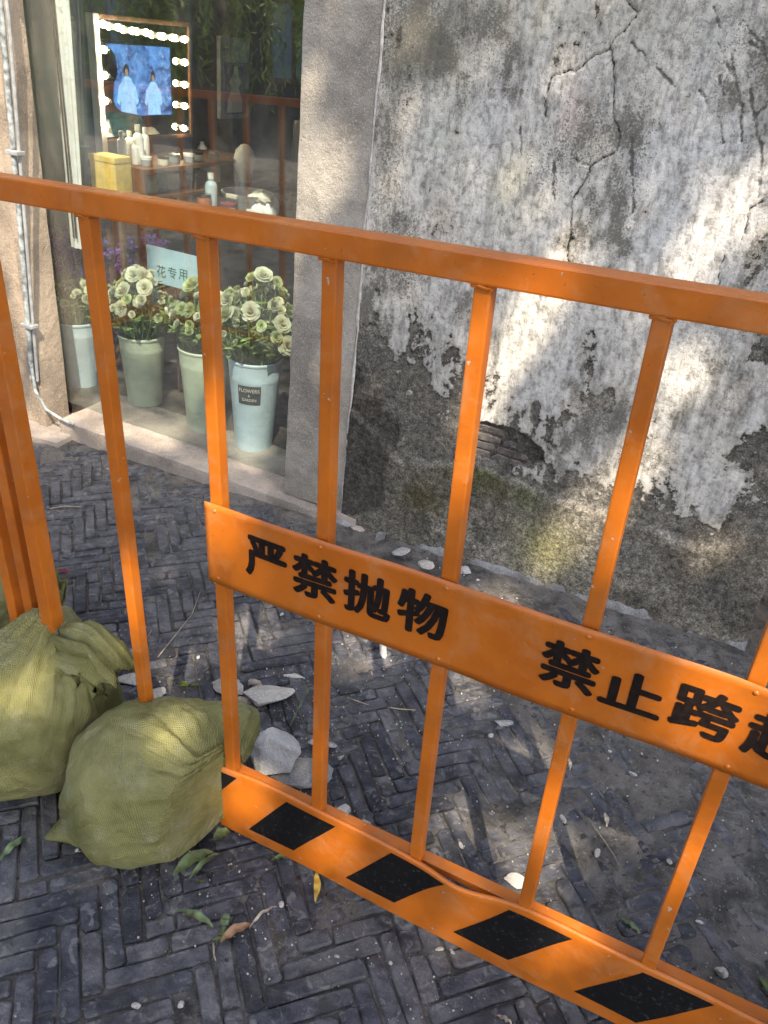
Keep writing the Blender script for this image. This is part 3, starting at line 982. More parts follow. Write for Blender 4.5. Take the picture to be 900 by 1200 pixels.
def stone_block(lo, hi, seed, amp=0.003, step=0.02):
    """box with worn, uneven faces"""
    bm = bmesh.new()
    bmesh.ops.create_cube(bm, size=1)
    sz = [hi[i] - lo[i] for i in range(3)]
    for v in bm.verts:
        v.co = Vector([(lo[i] + hi[i]) / 2 + v.co[i] * sz[i] for i in range(3)])
    bmesh.ops.bevel(bm, geom=bm.edges[:], offset=0.007, segments=2, affect='EDGES', profile=0.6)
    for ax in range(3):
        n = int(min(max(sz[ax] / step, 1), 60))
        for k in range(1, n):
            p = Vector((0, 0, 0)); p[ax] = lo[ax] + sz[ax] * k / n
            nrm = Vector((0, 0, 0)); nrm[ax] = 1
            bmesh.ops.bisect_plane(bm, geom=bm.verts[:] + bm.edges[:] + bm.faces[:], plane_co=p, plane_no=nrm)
    bm.normal_update()
    co = np.array([v.co[:] for v in bm.verts]); no = [v.normal.copy() for v in bm.verts]
    d = amp * 2 * (fbm(co[:, 0] * 12 + co[:, 1] * 7, co[:, 2] * 12 + co[:, 1] * 5, seed, 4) - 0.5)
    for v, n_, k in zip(bm.verts, no, d):
        v.co += n_ * float(k)
    bm.verts.index_update()
    m = MB()
    m.v = [v.co[:] for v in bm.verts]; m.f = [tuple(v.index for v in f.verts) for f in bm.faces]
    bm.free()
    return m


stone_block((0.0, 0.0, 0.0), (0.231, 0.24, 3.3), 11, 0.004, 0.03).build('stone_pillar', M['pillar'], shop, smooth=30)
stone_block((-1.03, -0.035, -0.14), (0.155, 0.30, -0.004), 12, 0.006, 0.02).build('stone_step', M['step'], shop, smooth=30)
stone_block((0.16, -0.02, -0.14), (0.30, 0.05, 0.012), 14, 0.006, 0.02).build('stone_block', M['step'], shop, smooth=30)
stone_block((WL - 1.9, -0.015, -0.2), (WL - 0.03, 0.13, 3.3), 13, 0.004, 0.05).build('front_wall', M['jamb'], shop, smooth=30)
stone_block((WL - 0.024, -0.028, -0.16), (WL + 0.022, 0.095, 3.3), 15, 0.003, 0.04).build('stone_jamb', M['jamb'], shop, smooth=30)
MB().box((-1.152, GLASS_V - 0.004, 0.000), (0.004, GLASS_V + 0.004, 2.6)).build('glass_pane', M['glass'], shop)
MB().box((-1.4, 0.02, 2.6), (0.2, 0.28, 3.3), 0.01).build('lintel', M['pillar'], shop)
SL = -1.62     # inner face of the left side wall
MB().box((-1.7, 0.13, -0.13), (4.0, 4.2, -0.010)).build('shop_floor', M['floorm'], shop)
MB().box((SL - 0.12, 0.133, -0.12), (SL, 4.2, 2.8)).build('side_wall', M['bluegrey'], shop)
MB().box((SL - 0.12, 4.2, -0.12), (4.1, 4.32, 2.8)).build('back_wall', M['darkwood'], shop)
MB().box((4.0, 0.40, -0.12), (4.12, 4.2, 2.8)).build('far_side_wall', M['darkwood'], shop)
MB().box((SL - 0.12, 0.20, 2.8), (4.12, 4.32, 2.9)).build('ceiling', M['darkwood'], shop)
MB().box((0.24, 0.40, -0.12), (4.0, 0.46, 2.8)).build('inner_wall', M['darkwood'], shop)
MB().box((-6, -0.01, 3.302), (1.7, 4.6, 3.5)).build('roof', M['roof'], shop)
# dark wood boarding over the further part of the side wall
for k in range(7):
    a = 1.02 + k * 0.45
    MB().box((SL, a + 0.004, -0.01), (SL + 0.018, a + 0.446, 2.8), 0.004).build('wall_board', M['darkwood'], shop)

# conduits on the left jamb
cd = empty('conduit_pipe', WF, 'pale weathered conduit running down the stone window jamb', 'pipe')
c0 = on_wall(2, 20, 'v', -0.045); c1 = on_wall(38, 445, 'v', -0.045)
MB().tube([(c1.x, -0.045, c1.z), (c1.x * .5 + c0.x * .5 + .004, -0.045, (c1.z + c0.z) / 2), (c0.x, -0.045, c0.z), (c0.x, -0.045, 3.2)], 0.0095, 10).build('pipe', M['trim'], cd, smooth=True)
MB().tube([(c1.x + 0.022, -0.040, c1.z), (c0.x + 0.024, -0.040, c0.z), (c0.x + 0.024, -0.040, 3.2)], 0.006, 8).build('pipe', M['grey'], cd, smooth=True)
for w in (0.35, 0.95, 1.55, 2.3):
    f_ = (w - c1.z) / (c0.z - c1.z)
    uu = c1.x + (c0.x - c1.x) * min(f_, 1)
    MB().box((uu - 0.018, -0.062, w), (uu + 0.036, -0.026, w + 0.014), 0.003).build('clip', M['grey'], cd)
ca = tag(MB().tube([(c1.x + 0.01, -0.05, 0.20), (c1.x + 0.02, -0.055, 0.10), (c1.x + 0.06, -0.05, 0.03), (c1.x + 0.13, -0.045, 0.008), (c1.x + 0.2, -0.05, 0.006)], 0.006, 8)
         .build('loose_cable', M['trim'], None, smooth=True), 'pale loose cable curling from the conduit foot onto the step', 'cable')
ca.matrix_world = WF


# ================================================================== SHOP INTERIOR
def thing(name, label, cat, group=None, loc=None, rz=0.0):
    """an Empty standing in wall coordinates"""
    m = WF @ Matrix.Translation(loc or (0, 0, 0)) @ Matrix.Rotation(rz, 4, 'Z')
    return empty(name, m, label, cat, group)


# gathered white curtain hanging just inside the glass, two black wires beside it
curtain_a, curtain_b = on_wall(71, 0, 'v', 0.30), on_wall(92, 290, 'v', 0.30)
wt = thing('white_curtain', 'narrow gathered white curtain hanging inside the glass by the jamb', 'curtain')


def curtain_pt(s_, t_):
    e = 1.55 * (1 - t_)          # hangs from above the picture down to the flowers
    c = curtain_b.lerp(curtain_a, e)
    hw = 0.036 - 0.010 * max(0, 0.4 - e)
    a = 2 * math.pi * s_
    k = 1 + 0.10 * math.sin(7 * a + e * 2)
    return (c.x + hw * k * math.cos(a), c.y + 0.016 * k * math.sin(a), c.z)


MB().grid(curtain_pt, 56, 24).build('cloth', M['white'], wt, 'all')
for k in range(2):
    off = Vector((-0.020 + 0.013 * k, -0.024, 0))
    MB().tube([curtain_b.lerp(curtain_a, 1.5) + off, curtain_b.lerp(curtain_a, 1.0) + off, curtain_b.lerp(curtain_a, 0.45) + off + Vector((0.016, 0, 0)), curtain_b.lerp(curtain_a, 0.05) + off + Vector((0.024, 0, 0))], 0.0032, 6).build('wire', M['dark'], wt, smooth=True)

# vanity mirror with bulbs
MU = SL + 0.06
vm = thing('vanity_mirror', 'lit vanity mirror ringed with round glowing bulbs on the shop wall', 'mirror')
m0, m1, q0, q1 = 0.865, 1.475, 0.885, 1.36
MB().box((SL + 0.019, m0, q0), (MU - 0.006, m1, q1), 0.006).build('backing', M['darkwood'], vm)
MB().box((MU - 0.005, m0 + 0.012, q0 + 0.012), (MU, m1 - 0.012, q1 - 0.012)).build('mirror_glass', M['chrome'], vm)
fr = MB()
MB().box((MU - 0.03, m0 - 0.020, q0 - 0.075), (MU + 0.012, m0 + 0.012, q1 + 0.012), 0.002).build('side_post', M['white'], vm)
for lo, hi in [((MU - 0.03, m1 - 0.008, q0 - 0.01), (MU + 0.006, m1 + 0.008, q1 + 0.012)),
               ((MU - 0.03, m0 + 0.012, q1 - 0.006), (MU + 0.006, m1 - 0.008, q1 + 0.012)), ((MU - 0.03, m0 + 0.012, q0 - 0.01), (MU + 0.006, m1 - 0.008, q0 + 0.006))]:
    fr.box(lo, hi, 0.002)
fr.build('frame', M['wood'], vm)
bulb_px = [(119, 28), (137, 32), (154, 36), (170, 38), (187, 42), (201, 44), (215, 46), (120, 58), (121, 88), (122, 118), (122, 147), (215, 73), (215, 99), (215, 124), (214, 150)]
bulb_me = MB().lathe([(0.0005, 0.028), (0.008, 0.026), (0.0135, 0.019), (0.0142, 0.012), (0.011, 0.004), (0.008, 0.0)], 12).mesh('bulb', M['bulb'], 'all')
sock_me = MB().lathe([(0.0005, 0.0), (0.012, 0.0), (0.013, 0.012), (0.010, 0.014)], 12).mesh('socket', M['cream'], 'all')
for px, py in bulb_px:
    p = on_wall(px, py, 'u', MU + 0.02)
    s_ = link('socket', sock_me, vm); s_.matrix_local = Matrix.Translation((MU + 0.001, p.y, p.z)) @ Matrix.Rotation(R(90), 4, 'Y')
    b_ = link('bulb', bulb_me, s_); b_.matrix_local = Matrix.Translation((0, 0, 0.012))


def seen_in_mirror(px, py, d):
    """real place of a thing whose image stands d behind the mirror"""
    p = on_wall(px, py, 'u', MU - d)
    return Vector((2 * MU - p.x, p.y, p.z))


# blue lit display that the mirror shows
def screen_mat():
    m, nt, b = nmat('blue_screen')
    co = coords(nt, 'Object')
    n = noise(nt, co, 7, 6, 0.65, 1.5)
    c = mix(nt, ramp(nt, n, [(0.36, 0.0), (0.60, 1.0)]), (0.01, 0.03, 0.16), (0.10, 0.30, 0.80))
    n2 = ramp(nt, noise(nt, co, 16, 5, 0.6, 2.0), [(0.55, 0.0), (0.68, 1.0)])
    c = mix(nt, n2, c, (0.30, 0.52, 0.95))
    nt.links.new(c, b.inputs['Emission Color'])
    b.inputs['Base Color'].default_value = (0.02, 0.02, 0.03, 1)
    b.inputs['Emission Strength'].default_value = 0.42
    b.inputs['Roughness'].default_value = 0.3
    return m


a0, a1 = seen_in_mirror(199, 56, 1.4), seen_in_mirror(127, 137, 1.4)
sc = thing('display_screen', 'bright blue display screen reflected in the bulb mirror', 'screen', loc=(a0.x, 0, 0))
y0, y1, z0, z1 = min(a0.y, a1.y), max(a0.y, a1.y), min(a0.z, a1.z), max(a0.z, a1.z)
MB().box((0.0, y0, z0), (0.04, y1, z1), 0.004).build('panel', screen_mat(), sc)
MB().box((0.041, y0 - 0.02, z0 - 0.02), (0.07, y1 + 0.02, z1 + 0.02), 0.004).build('casing', M['dark'], sc)
MB().tube([(0.055, (y0 + y1) / 2, -0.01), (0.055, (y0 + y1) / 2, z0)], 0.02, 8).build('stand', M['dark'], sc)


def print_mat(name, col, e):
    m, nt, b = nmat(name)
    n = noise(nt, coords(nt), 30, 5, 0.7, 1.0)
    c = mix(nt, ramp(nt, n, [(0.3, 0.0), (0.7, 1.0)]), tuple(x * 0.55 for x in col), col)
    nt.links.new(c, b.inputs['Emission Color'])
    nt.links.new(c, b.inputs['Base Color'])
    b.inputs['Emission Strength'].default_value = e
    return m


prob = print_mat('print_robe', (0.30, 0.58, 1.0), 0.55); prsk = print_mat('print_face', (0.55, 0.36, 0.30), 0.35); prhr = print_mat('print_hair', (0.02, 0.02, 0.05), 0.2)
for fy, fs in ((0.30, 1.0), (0.70, 0.88)):
    cy = y0 + (y1 - y0) * fy; H = (z1 - z0) * fs
    rb = MB(); n = 14
    prof = [(0.19, 0.0), (0.17, 0.25), (0.15, 0.42), (0.11, 0.52), (0.04, 0.56)]
    vs = []; 
    for w_, t_ in prof:
        vs += [(-0.002, cy - w_ * H * 0.9, z0 + 0.004 + t_ * H), (-0.002, cy + w_ * H, z0 + 0.004 + t_ * H)]
    rb.add(vs, [(2 * k, 2 * k + 1, 2 * k + 3, 2 * k + 2) for k in range(len(prof) - 1)])
    for sd in (-1, 1):      # wide hanging sleeves
        q = [(0.09, 0.50), (0.19, 0.42), (0.25, 0.20), (0.19, 0.15), (0.13, 0.30)]
        rb.add([(-0.0024, cy + sd * a * H, z0 + 0.004 + b_ * H) for a, b_ in q], [tuple(range(5))])
    rb.build('printed_robe', prob, sc)
    for nm, mt, cz, rx, ry, off in (('printed_hair', prhr, 0.655, 0.062, 0.090, -0.003), ('printed_face', prsk, 0.625, 0.036, 0.055, -0.004)):
        vs = [(off, cy + rx * H * math.cos(2 * math.pi * k / 16), z0 + cz * H + ry * H * math.sin(2 * math.pi * k / 16)) for k in range(16)]
        MB().add(vs, [tuple(range(16))]).build(nm, mt, sc)
# hanging yellow-green cloth, also seen in the mirror
a0, a1 = seen_in_mirror(222, 48, 1.7), seen_in_mirror(198, 160, 1.7)
cl = MB()
yA, yB = min(a0.y, a1.y), max(a0.y, a1.y)
cl.grid(lambda s, t: (a0.x + 0.018 * math.sin(s * 16 + t * 1.5), yA + (yB - yA) * s, -0.005 + 2.3 * t), 40, 12)
cl.grid(lambda s, t: (a0.x + 0.004 + 0.018 * math.sin(s * 16 + t * 1.5), yA + (yB - yA) * s, -0.005 + 2.3 * t), 40, 12)
o = tag(cl.build('curtain', M['ylw_green'], None, 'all'), 'yellow green hanging curtain reflected at the right of the bulb mirror', 'curtain')
o.matrix_world = WF


# person sitting with the back to us, seen in the mirror
def skin_mesh(name, joints, edges, material, parent, level=2):
    me = bpy.data.meshes.new(name)
    me.from_pydata([j[:3] for j in joints], edges, [])
    o = bpy.data.objects.new(name, me)
    C.objects.link(o)
    sk = o.modifiers.new('skin', 'SKIN'); sk.use_smooth_shade = True
    for i, j in enumerate(joints):
        r = j[3] if isinstance(j[3], tuple) else (j[3], j[3])
        me.skin_vertices[0].data[i].radius = r
        me.skin_vertices[0].data[i].use_root = (i == 0)
    su = o.modifiers.new('sub', 'SUBSURF'); su.levels = level; su.render_levels = level
    dg = bpy.context.evaluated_depsgraph_get(); dg.update()
    new = bpy.data.meshes.new_from_object(o.evaluated_get(dg))
    new.name = name
    new.materials.clear(); new.materials.append(material)
    new.shade_smooth()
    bpy.data.objects.remove(o)
    return link(name, new, parent)


hp = seen_in_mirror(119, 84, 0.95)
pe = thing('person', 'person with dark hair in a teal shirt reflected at the mirror edge', 'person', loc=(hp.x, hp.y, -0.01), rz=R(-25))
hz_ = hp.z + 0.01
sh = hz_ - 0.24
J = [(0, 0, sh - 0.46, (0.14, 0.10)), (0, 0, sh - 0.25, (0.135, 0.10)), (0, 0, sh - 0.04, (0.15, 0.09)), (0, 0.0, sh + 0.06, 0.055), (0, 0.01, sh + 0.13, 0.055),
     (0, 0.015, hz_, (0.078, 0.092)), (0, 0.01, hz_ + 0.08, (0.06, 0.07)),
     (-0.17, 0, sh - 0.02, 0.055), (-0.22, 0.03, sh - 0.26, 0.042), (-0.15, 0.20, sh - 0.40, 0.032), (-0.10, 0.27, sh - 0.41, (0.03, 0.015)),
     (0.17, 0, sh - 0.02, 0.055), (0.22, 0.03, sh - 0.26, 0.042), (0.15, 0.20, sh - 0.40, 0.032), (0.10, 0.27, sh - 0.41, (0.03, 0.015)),
     (-0.10, 0.05, sh - 0.50, 0.085), (-0.12, 0.42, sh - 0.50, 0.06), (-0.12, 0.44, 0.10, 0.042), (-0.12, 0.52, 0.035, (0.04, 0.03)),
     (0.10, 0.05, sh - 0.50, 0.085), (0.12, 0.42, sh - 0.50, 0.06), (0.12, 0.44, 0.10, 0.042), (0.12, 0.52, 0.035, (0.04, 0.03))]
Ed = [(0, 1), (1, 2), (2, 3), (3, 4), (4, 5), (5, 6), (2, 7), (7, 8), (8, 9), (9, 10), (2, 11), (11, 12), (12, 13), (13, 14), (0, 15), (15, 16), (16, 17), (17, 18), (0, 19), (19, 20), (20, 21), (21, 22)]
skin_mesh('body', J, Ed, M['skin'], pe)
big = lambda i, k: (*J[i][:3], tuple(x + k for x in (J[i][3] if isinstance(J[i][3], tuple) else (J[i][3],) * 2)))
skin_mesh('shirt', [big(0, .03), big(1, .03), big(2, .028), (0, 0, sh + 0.035, 0.075), big(7, .024), big(8, .02), big(11, .024), big(12, .02)],
          [(0, 1), (1, 2), (2, 3), (2, 4), (4, 5), (2, 6), (6, 7)], M['teal'], pe)
skin_mesh('trousers', [big(0, .035), big(15, .02), big(16, .02), big(17, .02), big(19, .02), big(20, .02), big(21, .02)], [(0, 1), (1, 2), (2, 3), (0, 4), (4, 5), (5, 6)], M['navy'], pe)
hb = bmesh.new(); bmesh.ops.create_icosphere(hb, subdivisions=3, radius=1)
for v in hb.verts:
    n_ = v.co.copy()
    k = 1 + 0.05 * math.sin(9 * n_.x + 4 * n_.z)
    v.co = Vector((n_.x * 0.092 * k, n_.y * 0.104 * k - 0.018, n_.z * 0.118 * k + 0.03))
    if n_.y > 0.45 and n_.z < 0.45:
        v.co.y *= 0.55
hm = bpy.data.meshes.new('hair'); hb.to_mesh(hm); hb.free(); hm.materials.append(M['hair']); hm.shade_smooth()
link('hair', hm, pe).location = (0, 0.012, hz_)
stl = thing('stool', 'round wooden stool under the seated person', 'stool', loc=(hp.x, hp.y, -0.01), rz=R(-25))
zt = sh - 0.60
MB().lathe([(0.0005, zt - 0.03), (0.16, zt - 0.03), (0.165, zt - 0.012), (0.155, zt), (0.0005, zt)], 24).build('seat', M['wood'], stl, smooth=True)
for k in range(4):
    a = k * math.pi / 2 + 0.7
    MB().tube([(0.10 * math.cos(a), 0.10 * math.sin(a), zt - 0.028), (0.15 * math.cos(a), 0.15 * math.sin(a), 0.0)], 0.014, 8).build('leg', M['wood'], stl)

# vanity shelf unit under the mirror
vt = thing('vanity_table', 'brown wooden open shelf table under the vanity mirror', 'table')
TU, TV0, TV1 = SL + 0.34, 0.80, 1.62
for k, w in enumerate((0.20, 0.55, 0.67, 0.79)):
    MB().box((SL + 0.02, TV0 + 0.021, w), (TU, TV1 - 0.021, w + 0.018), 0.002).build('shelf', M['wood'], vt)
for v in (TV0, TV1 - 0.02):
    MB().box((SL + 0.02, v, -0.01), (TU, v + 0.02, 0.81), 0.002).build('side_panel', M['wood'], vt)


def bottle(name, label, cat, loc, h, r, mat, capmat, group=None, neck=0.4):
    t = thing(name, label, cat, group, loc)
    MB().lathe([(0.0005, 0), (r * .95, 0), (r, h * .04), (r, h * .66), (r * .85, h * .74), (r * neck, h * .80), (r * neck, h * .84), (0.0005, h * .84)], 14).build('body', mat, t, smooth=True)
    MB().lathe([(0.0005, h * .841), (r * (neck + .12), h * .841), (r * (neck + .12), h), (0.0005, h)], 12).build('cap', capmat, t, smooth=True)
    return t


k = 0
for v, h, r in ((0.86, .13, .020), (0.91, .16, .024), (0.965, .12, .022), (1.01, .14, .020), (0.89, .10, .018), (1.06, .09, .024)):
    k += 1
    bottle('cosmetic_bottle', ('third tallest', 'tallest', 'fourth tallest', 'second tallest', 'second shortest', 'shortest')[k - 1] + ' white cosmetic bottle on the vanity table top', 'bottle', (SL + 0.12 + 0.05 * (k % 3), v, 0.809), h, r, M['white'], M['cream'], 'cosmetic bottles on the vanity')
for k, v in enumerate((0.90, 0.99, 1.09, 1.17, 1.26, 1.36)):
    t = thing('cosmetic_jar', ('small grey jar with a white lid', 'small cream jar with a black lid', 'small blue grey jar with a metal lid')[k % 3] + ' on the vanity table edge', 'jar', 'jars along the vanity', (SL + 0.27 + 0.02 * (k % 2), v, 0.809))
    MB().lathe([(0.0005, 0), (0.024, 0), (0.026, 0.006), (0.026, 0.026), (0.0005, 0.026)], 14).build('body', (M['grey'], M['cream'], M['bluegrey'])[k % 3], t, smooth=True)
    MB().lathe([(0.0005, 0.0265), (0.0265, 0.0265), (0.0265, 0.038), (0.0005, 0.040)], 14).build('lid', (M['white'], M['dark'], M['steel'])[k % 3], t, smooth=True)
t = thing('storage_jar', 'squat teal storage jar on the middle vanity shelf', 'jar', None, (SL + 0.22, 0.95, 0.689))
MB().lathe([(0.0005, 0), (0.048, 0), (0.056, 0.015), (0.056, 0.06), (0.045, 0.075), (0.0005, 0.075)], 20).build('body', M['teal'], t, smooth=True)
MB().lathe([(0.0005, 0.0755), (0.044, 0.0755), (0.044, 0.088), (0.012, 0.092), (0.0005, 0.098)], 20).build('lid', M['bluegrey'], t, smooth=True)
for k, v in enumerate((1.10, 1.20, 1.30, 1.42)):
    o = tag(MB().box((-0.035, -0.04, 0), (0.035, 0.04, (0.07, 0.09, 0.06, 0.08)[k]), 0.003).build('small_box', (M['cream'], M['grey'], M['red'], M['white'])[k]),
            ('cream', 'grey', 'dark red', 'white')[k] + ' small box on the middle vanity shelf', 'box')
    o.matrix_world = WF @ Matrix.Translation((SL + 0.22, v, 0.689))
t = thing('mug', 'round white mug on the lower vanity shelf', 'mug', None, (SL + 0.28, 1.02, 0.569))
MB().lathe([(0.0005, 0), (0.03, 0), (0.04, 0.012), (0.042, 0.07), (0.039, 0.07), (0.037, 0.014), (0.0005, 0.012)], 18).build('cup', M['white'], t, smooth=True)
MB().tube([(0.04, 0, 0.06), (0.06, 0, 0.055), (0.066, 0, 0.036), (0.058, 0, 0.018), (0.039, 0, 0.014)], 0.005, 6).build('handle', M['white'], t, smooth=True)
o = tag(MB().box((-0.001, -0.035, 0), (0.001, 0.035, 0.09)).build('note_card', M['cream']), 'small cream note card propped beside the white mug', 'card')
o.matrix_world = WF @ Matrix.Translation((SL + 0.29, 1.13, 0.569)) @ Matrix.Rotation(R(-12), 4, 'Y')

# yellow box on a stand
y_a, y_b = on_wall(104, 180, 'v', 0.45), on_wall(137, 228, 'v', 0.45)
t = thing('yellow_carton', 'bright yellow carton in the sun on a brown stand', 'carton', None, (0, 0, 0))
MB().box((y_a.x, 0.45, y_b.z), (y_b.x, 0.54, y_a.z), 0.004).build('carton', M['yellow'], t)
MB().box((y_a.x - 0.002, 0.447, y_a.z - 0.02), (y_b.x + 0.002, 0.543, y_a.z + 0.002), 0.003).build('lid', M['yellow'], t)
t = thing('plant_stand', 'narrow brown wooden stand under the yellow carton', 'stand')
sx0, sx1 = max(y_a.x - 0.03, SL + 0.06), y_b.x + 0.03
MB().box((sx0, 0.435, y_b.z - 0.024), (sx1, 0.56, y_b.z - 0.002), 0.003).build('top', M['wood'], t)
for a in (sx0 + 0.01, sx1 - 0.03):
    for b_ in (0.445, 0.53):
        MB().box((a, b_, -0.01), (a + 0.02, b_ + 0.02, y_b.z - 0.024), 0.002).build('leg', M['wood'], t)

# work table further in, with its clutter
wtb = thing('work_table', 'dark low work table with salon clutter behind the flowers', 'table')
ta, tb = on_wall(188, 238, 'v', 1.25), on_wall(330, 262, 'v', 1.25)
tw = 0.60
MB().box((ta.x, 1.10, tw - 0.03), (tb.x + 0.3, 1.75, tw), 0.004).build('table_top', M['darkwood'], wtb)
for a in (ta.x + 0.02, tb.x + 0.24):
    for b_ in (1.12, 1.70):
        MB().box((a, b_, -0.01), (a + 0.035, b_ + 0.035, tw - 0.03), 0.003).build('leg', M['darkwood'], wtb)


def lump(seed, sx, sy, sz, fold=0.12, sub=4, flat=True):
    bm = bmesh.new(); bmesh.ops.create_icosphere(bm, subdivisions=sub, radius=1)
    co = np.array([v.co[:] for v in bm.verts])
    az = np.arctan2(co[:, 1], co[:, 0])
    d = 1 + fold * (fbm(np.cos(az) * 3 + 9, np.sin(az) * 3 + co[:, 2] * 0.9, seed, 4) - 0.5) * 2 + fold * 0.5 * (fbm(co[:, 0] * 4 + 3, co[:, 1] * 4 + co[:, 2] * 5, seed + 3, 4) - 0.5) * 2
    for v, k in zip(bm.verts, d):
        c = v.co * float(k)
        z = c.z
        if flat and z < 0:
            z *= 0.25
        v.co = Vector((c.x * sx, c.y * sy, (z + (0.25 if flat else 1)) * sz / (1.25 if flat else 2)))
    mb = MB(); bm.verts.index_update()
    mb.v = [v.co[:] for v in bm.verts]; mb.f = [tuple(v.index for v in f.verts) for f in bm.faces]
    bm.free()
    return mb


p = on_wall(208, 215, 'v', 1.2)
t = thing('black_bag', 'glossy black crumpled bag standing on the work table', 'bag', None, (p.x, 1.22, tw + 0.001))
lump(5, 0.07, 0.06, 0.20, 0.3).build('bag_body', M['dark'], t, 'all')
MB().tube([(0.0, 0, 0.17), (-0.02, 0, 0.22), (0.0, 0, 0.26), (0.02, 0, 0.215), (0.01, 0, 0.17)], 0.006, 6).build('handle', M['dark'], t, smooth=True)
p = on_wall(237, 185, 'v', 1.6)
t = thing('pear_vase', 'small white pear shaped vase on the dark side cabinet', 'vase', None, (p.x, 1.60, p.z + 0.001))
MB().lathe([(0.0005, 0), (0.022, 0), (0.032, 0.012), (0.034, 0.028), (0.024, 0.05), (0.011, 0.064), (0.008, 0.074), (0.006, 0.074), (0.0005, 0.06)], 18).build('vase_body', M['white'], t, smooth=True)
MB().lathe([(0.009, 0.0), (0.012, 0.003), (0.009, 0.006)], 14, (0, 0, 0.072)).build('rim', M['cream'], t, smooth=True)
t = thing('side_cabinet', 'dark wooden side cabinet carrying the small white vase', 'cabinet')
MB().box((p.x - 0.10, 1.53, tw + 0.001), (p.x + 0.10, 1.70, p.z - 0.016), 0.003).build('carcass', M['wood'], t)
MB().box((p.x - 0.11, 1.52, p.z - 0.0155), (p.x + 0.11, 1.71, p.z), 0.003).build('top', M['wood'], t)
MB().box((p.x - 0.09, 1.524, tw + 0.02), (p.x + 0.09, 1.529, p.z - 0.03)).build('drawer_front', M['darkwood'], t)
p = on_wall(252, 235, 'v', 1.25)
bottle('spray_bottle', 'pale blue translucent spray bottle on the work table', 'bottle', (p.x, 1.22, tw + 0.001), 0.17, 0.03, M['bluebkt'], M['white'])
p = on_wall(290, 240, 'v', 1.3)
t = thing('wash_basin', 'white plastic wash basin on the work table', 'basin', None, (p.x, 1.30, tw + 0.001))
MB().lathe([(0.0005, 0), (0.085, 0), (0.105, 0.06), (0.12, 0.10), (0.128, 0.102), (0.126, 0.094), (0.098, 0.05), (0.08, 0.008), (0.0005, 0.008)], 24).build('bowl', M['grey'], t, smooth=True)
MB().box((-0.03, -0.135, 0.085), (0.03, -0.118, 0.103), 0.003).build('grip', M['cream'], t)
p = on_wall(277, 200, 'v', 1.45)
t = thing('wig_stand', 'white rounded head block on a teal base behind the basin', 'wig stand', None, (p.x, 1.52, tw + 0.001))
MB().lathe([(0.0005, 0), (0.06, 0), (0.06, 0.02), (0.022, 0.03), (0.02, 0.10), (0.0005, 0.10)], 18).build('base', M['teal'], t, smooth=True)
MB().lathe([(0.0005, 0.10), (0.03, 0.10), (0.035, 0.13), (0.05, 0.17), (0.055, 0.21), (0.045, 0.25), (0.02, 0.275), (0.0005, 0.28)], 18).build('head_block', M['cream'], t, smooth=True)
p = on_wall(313, 225, 'v', 1.35)
t = thing('towel_heap', 'crumpled white towel heap at the end of the work table', 'towel', None, (p.x, 1.30, tw + 0.001))
lump(15, 0.085, 0.08, 0.11, 0.25).build('towel', M['white'], t, 'all')
lump(19, 0.05, 0.05, 0.05, 0.3).build('towel_fold', M['cream'], t, 'all').location = (0.02, -0.02, 0.075)
p = on_wall(226, 236, 'v', 1.18)
t = thing('brush_cup', 'steel cup of make up brushes on the work table', 'cup', None, (p.x, 1.17, tw + 0.001))
MB().lathe([(0.0005, 0), (0.026, 0), (0.030, 0.075), (0.028, 0.075), (0.024, 0.004), (0.0005, 0.004)], 16).build('cup', M['steel'], t, smooth=True)
for k in range(6):
    a = k * 1.05
    bt = MB().tube([(0.008 * math.cos(a), 0.008 * math.sin(a), 0.006), (0.03 * math.cos(a), 0.03 * math.sin(a), 0.14)], 0.003, 6).build('brush', M['wood'], t)
    MB().tube([(0.03 * math.cos(a), 0.03 * math.sin(a), 0.1405), (0.032 * math.cos(a), 0.032 * math.sin(a), 0.152), (0.034 * math.cos(a), 0.034 * math.sin(a), 0.165)], [0.004, 0.009, 0.002], 8).build('bristles', M['dark'], bt)
for nm, lab, px, hh, ww, mk in (('tin', 'orange round tin on the work table', 240, 0.07, 0.032, 'orange'), ('powder_jar', 'wide cream powder jar on the work table', 268, 0.05, 0.036, 'cream')):
    p = on_wall(px, 240, 'v', 1.16)
    t = thing(nm, lab, 'tin' if nm == 'tin' else 'jar', None, (p.x, 1.155, tw + 0.001))
    MB().lathe([(0.0005, 0), (ww, 0), (ww, hh), (0.0005, hh)], 20).build('body', M[mk], t, smooth=True)
    MB().lathe([(0.0005, hh + .0005), (ww * 1.04, hh + .0005), (ww * 1.04, hh + 0.014), (0.0005, hh + 0.016)], 20).build('lid', M['steel' if nm == 'tin' else 'red'], t, smooth=True)
p = on_wall(322, 232, 'v', 1.6)
t = thing('salon_chair', 'dark salon chair with a grey cushion behind the work table', 'chair', None, (p.x + 0.05, 1.98, -0.009), R(20))
MB().box((-0.22, -0.22, 0.42), (0.22, 0.22, 0.50), 0.03).build('seat', M['grey'], t, smooth=True)
MB().box((-0.22, 0.20, 0.52), (0.22, 0.27, 0.98), 0.03).build('backrest', M['dark'], t, smooth=True)
for s_ in (-1, 1):
    MB().box((s_ * 0.25 - 0.025, -0.18, 0.60), (s_ * 0.25 + 0.025, 0.20, 0.645), 0.012).build('armrest', M['dark'], t, smooth=True)
    MB().tube([(s_ * 0.25, 0.1, 0.605), (s_ * 0.21, 0.1, 0.45)], 0.014, 8).build('arm_support', M['steel'], t)
MB().lathe([(0.0005, 0.0), (0.20, 0.0), (0.20, 0.02), (0.04, 0.035), (0.035, 0.42), (0.0005, 0.42)], 24).build('pedestal', M['steel'], t, smooth=True)
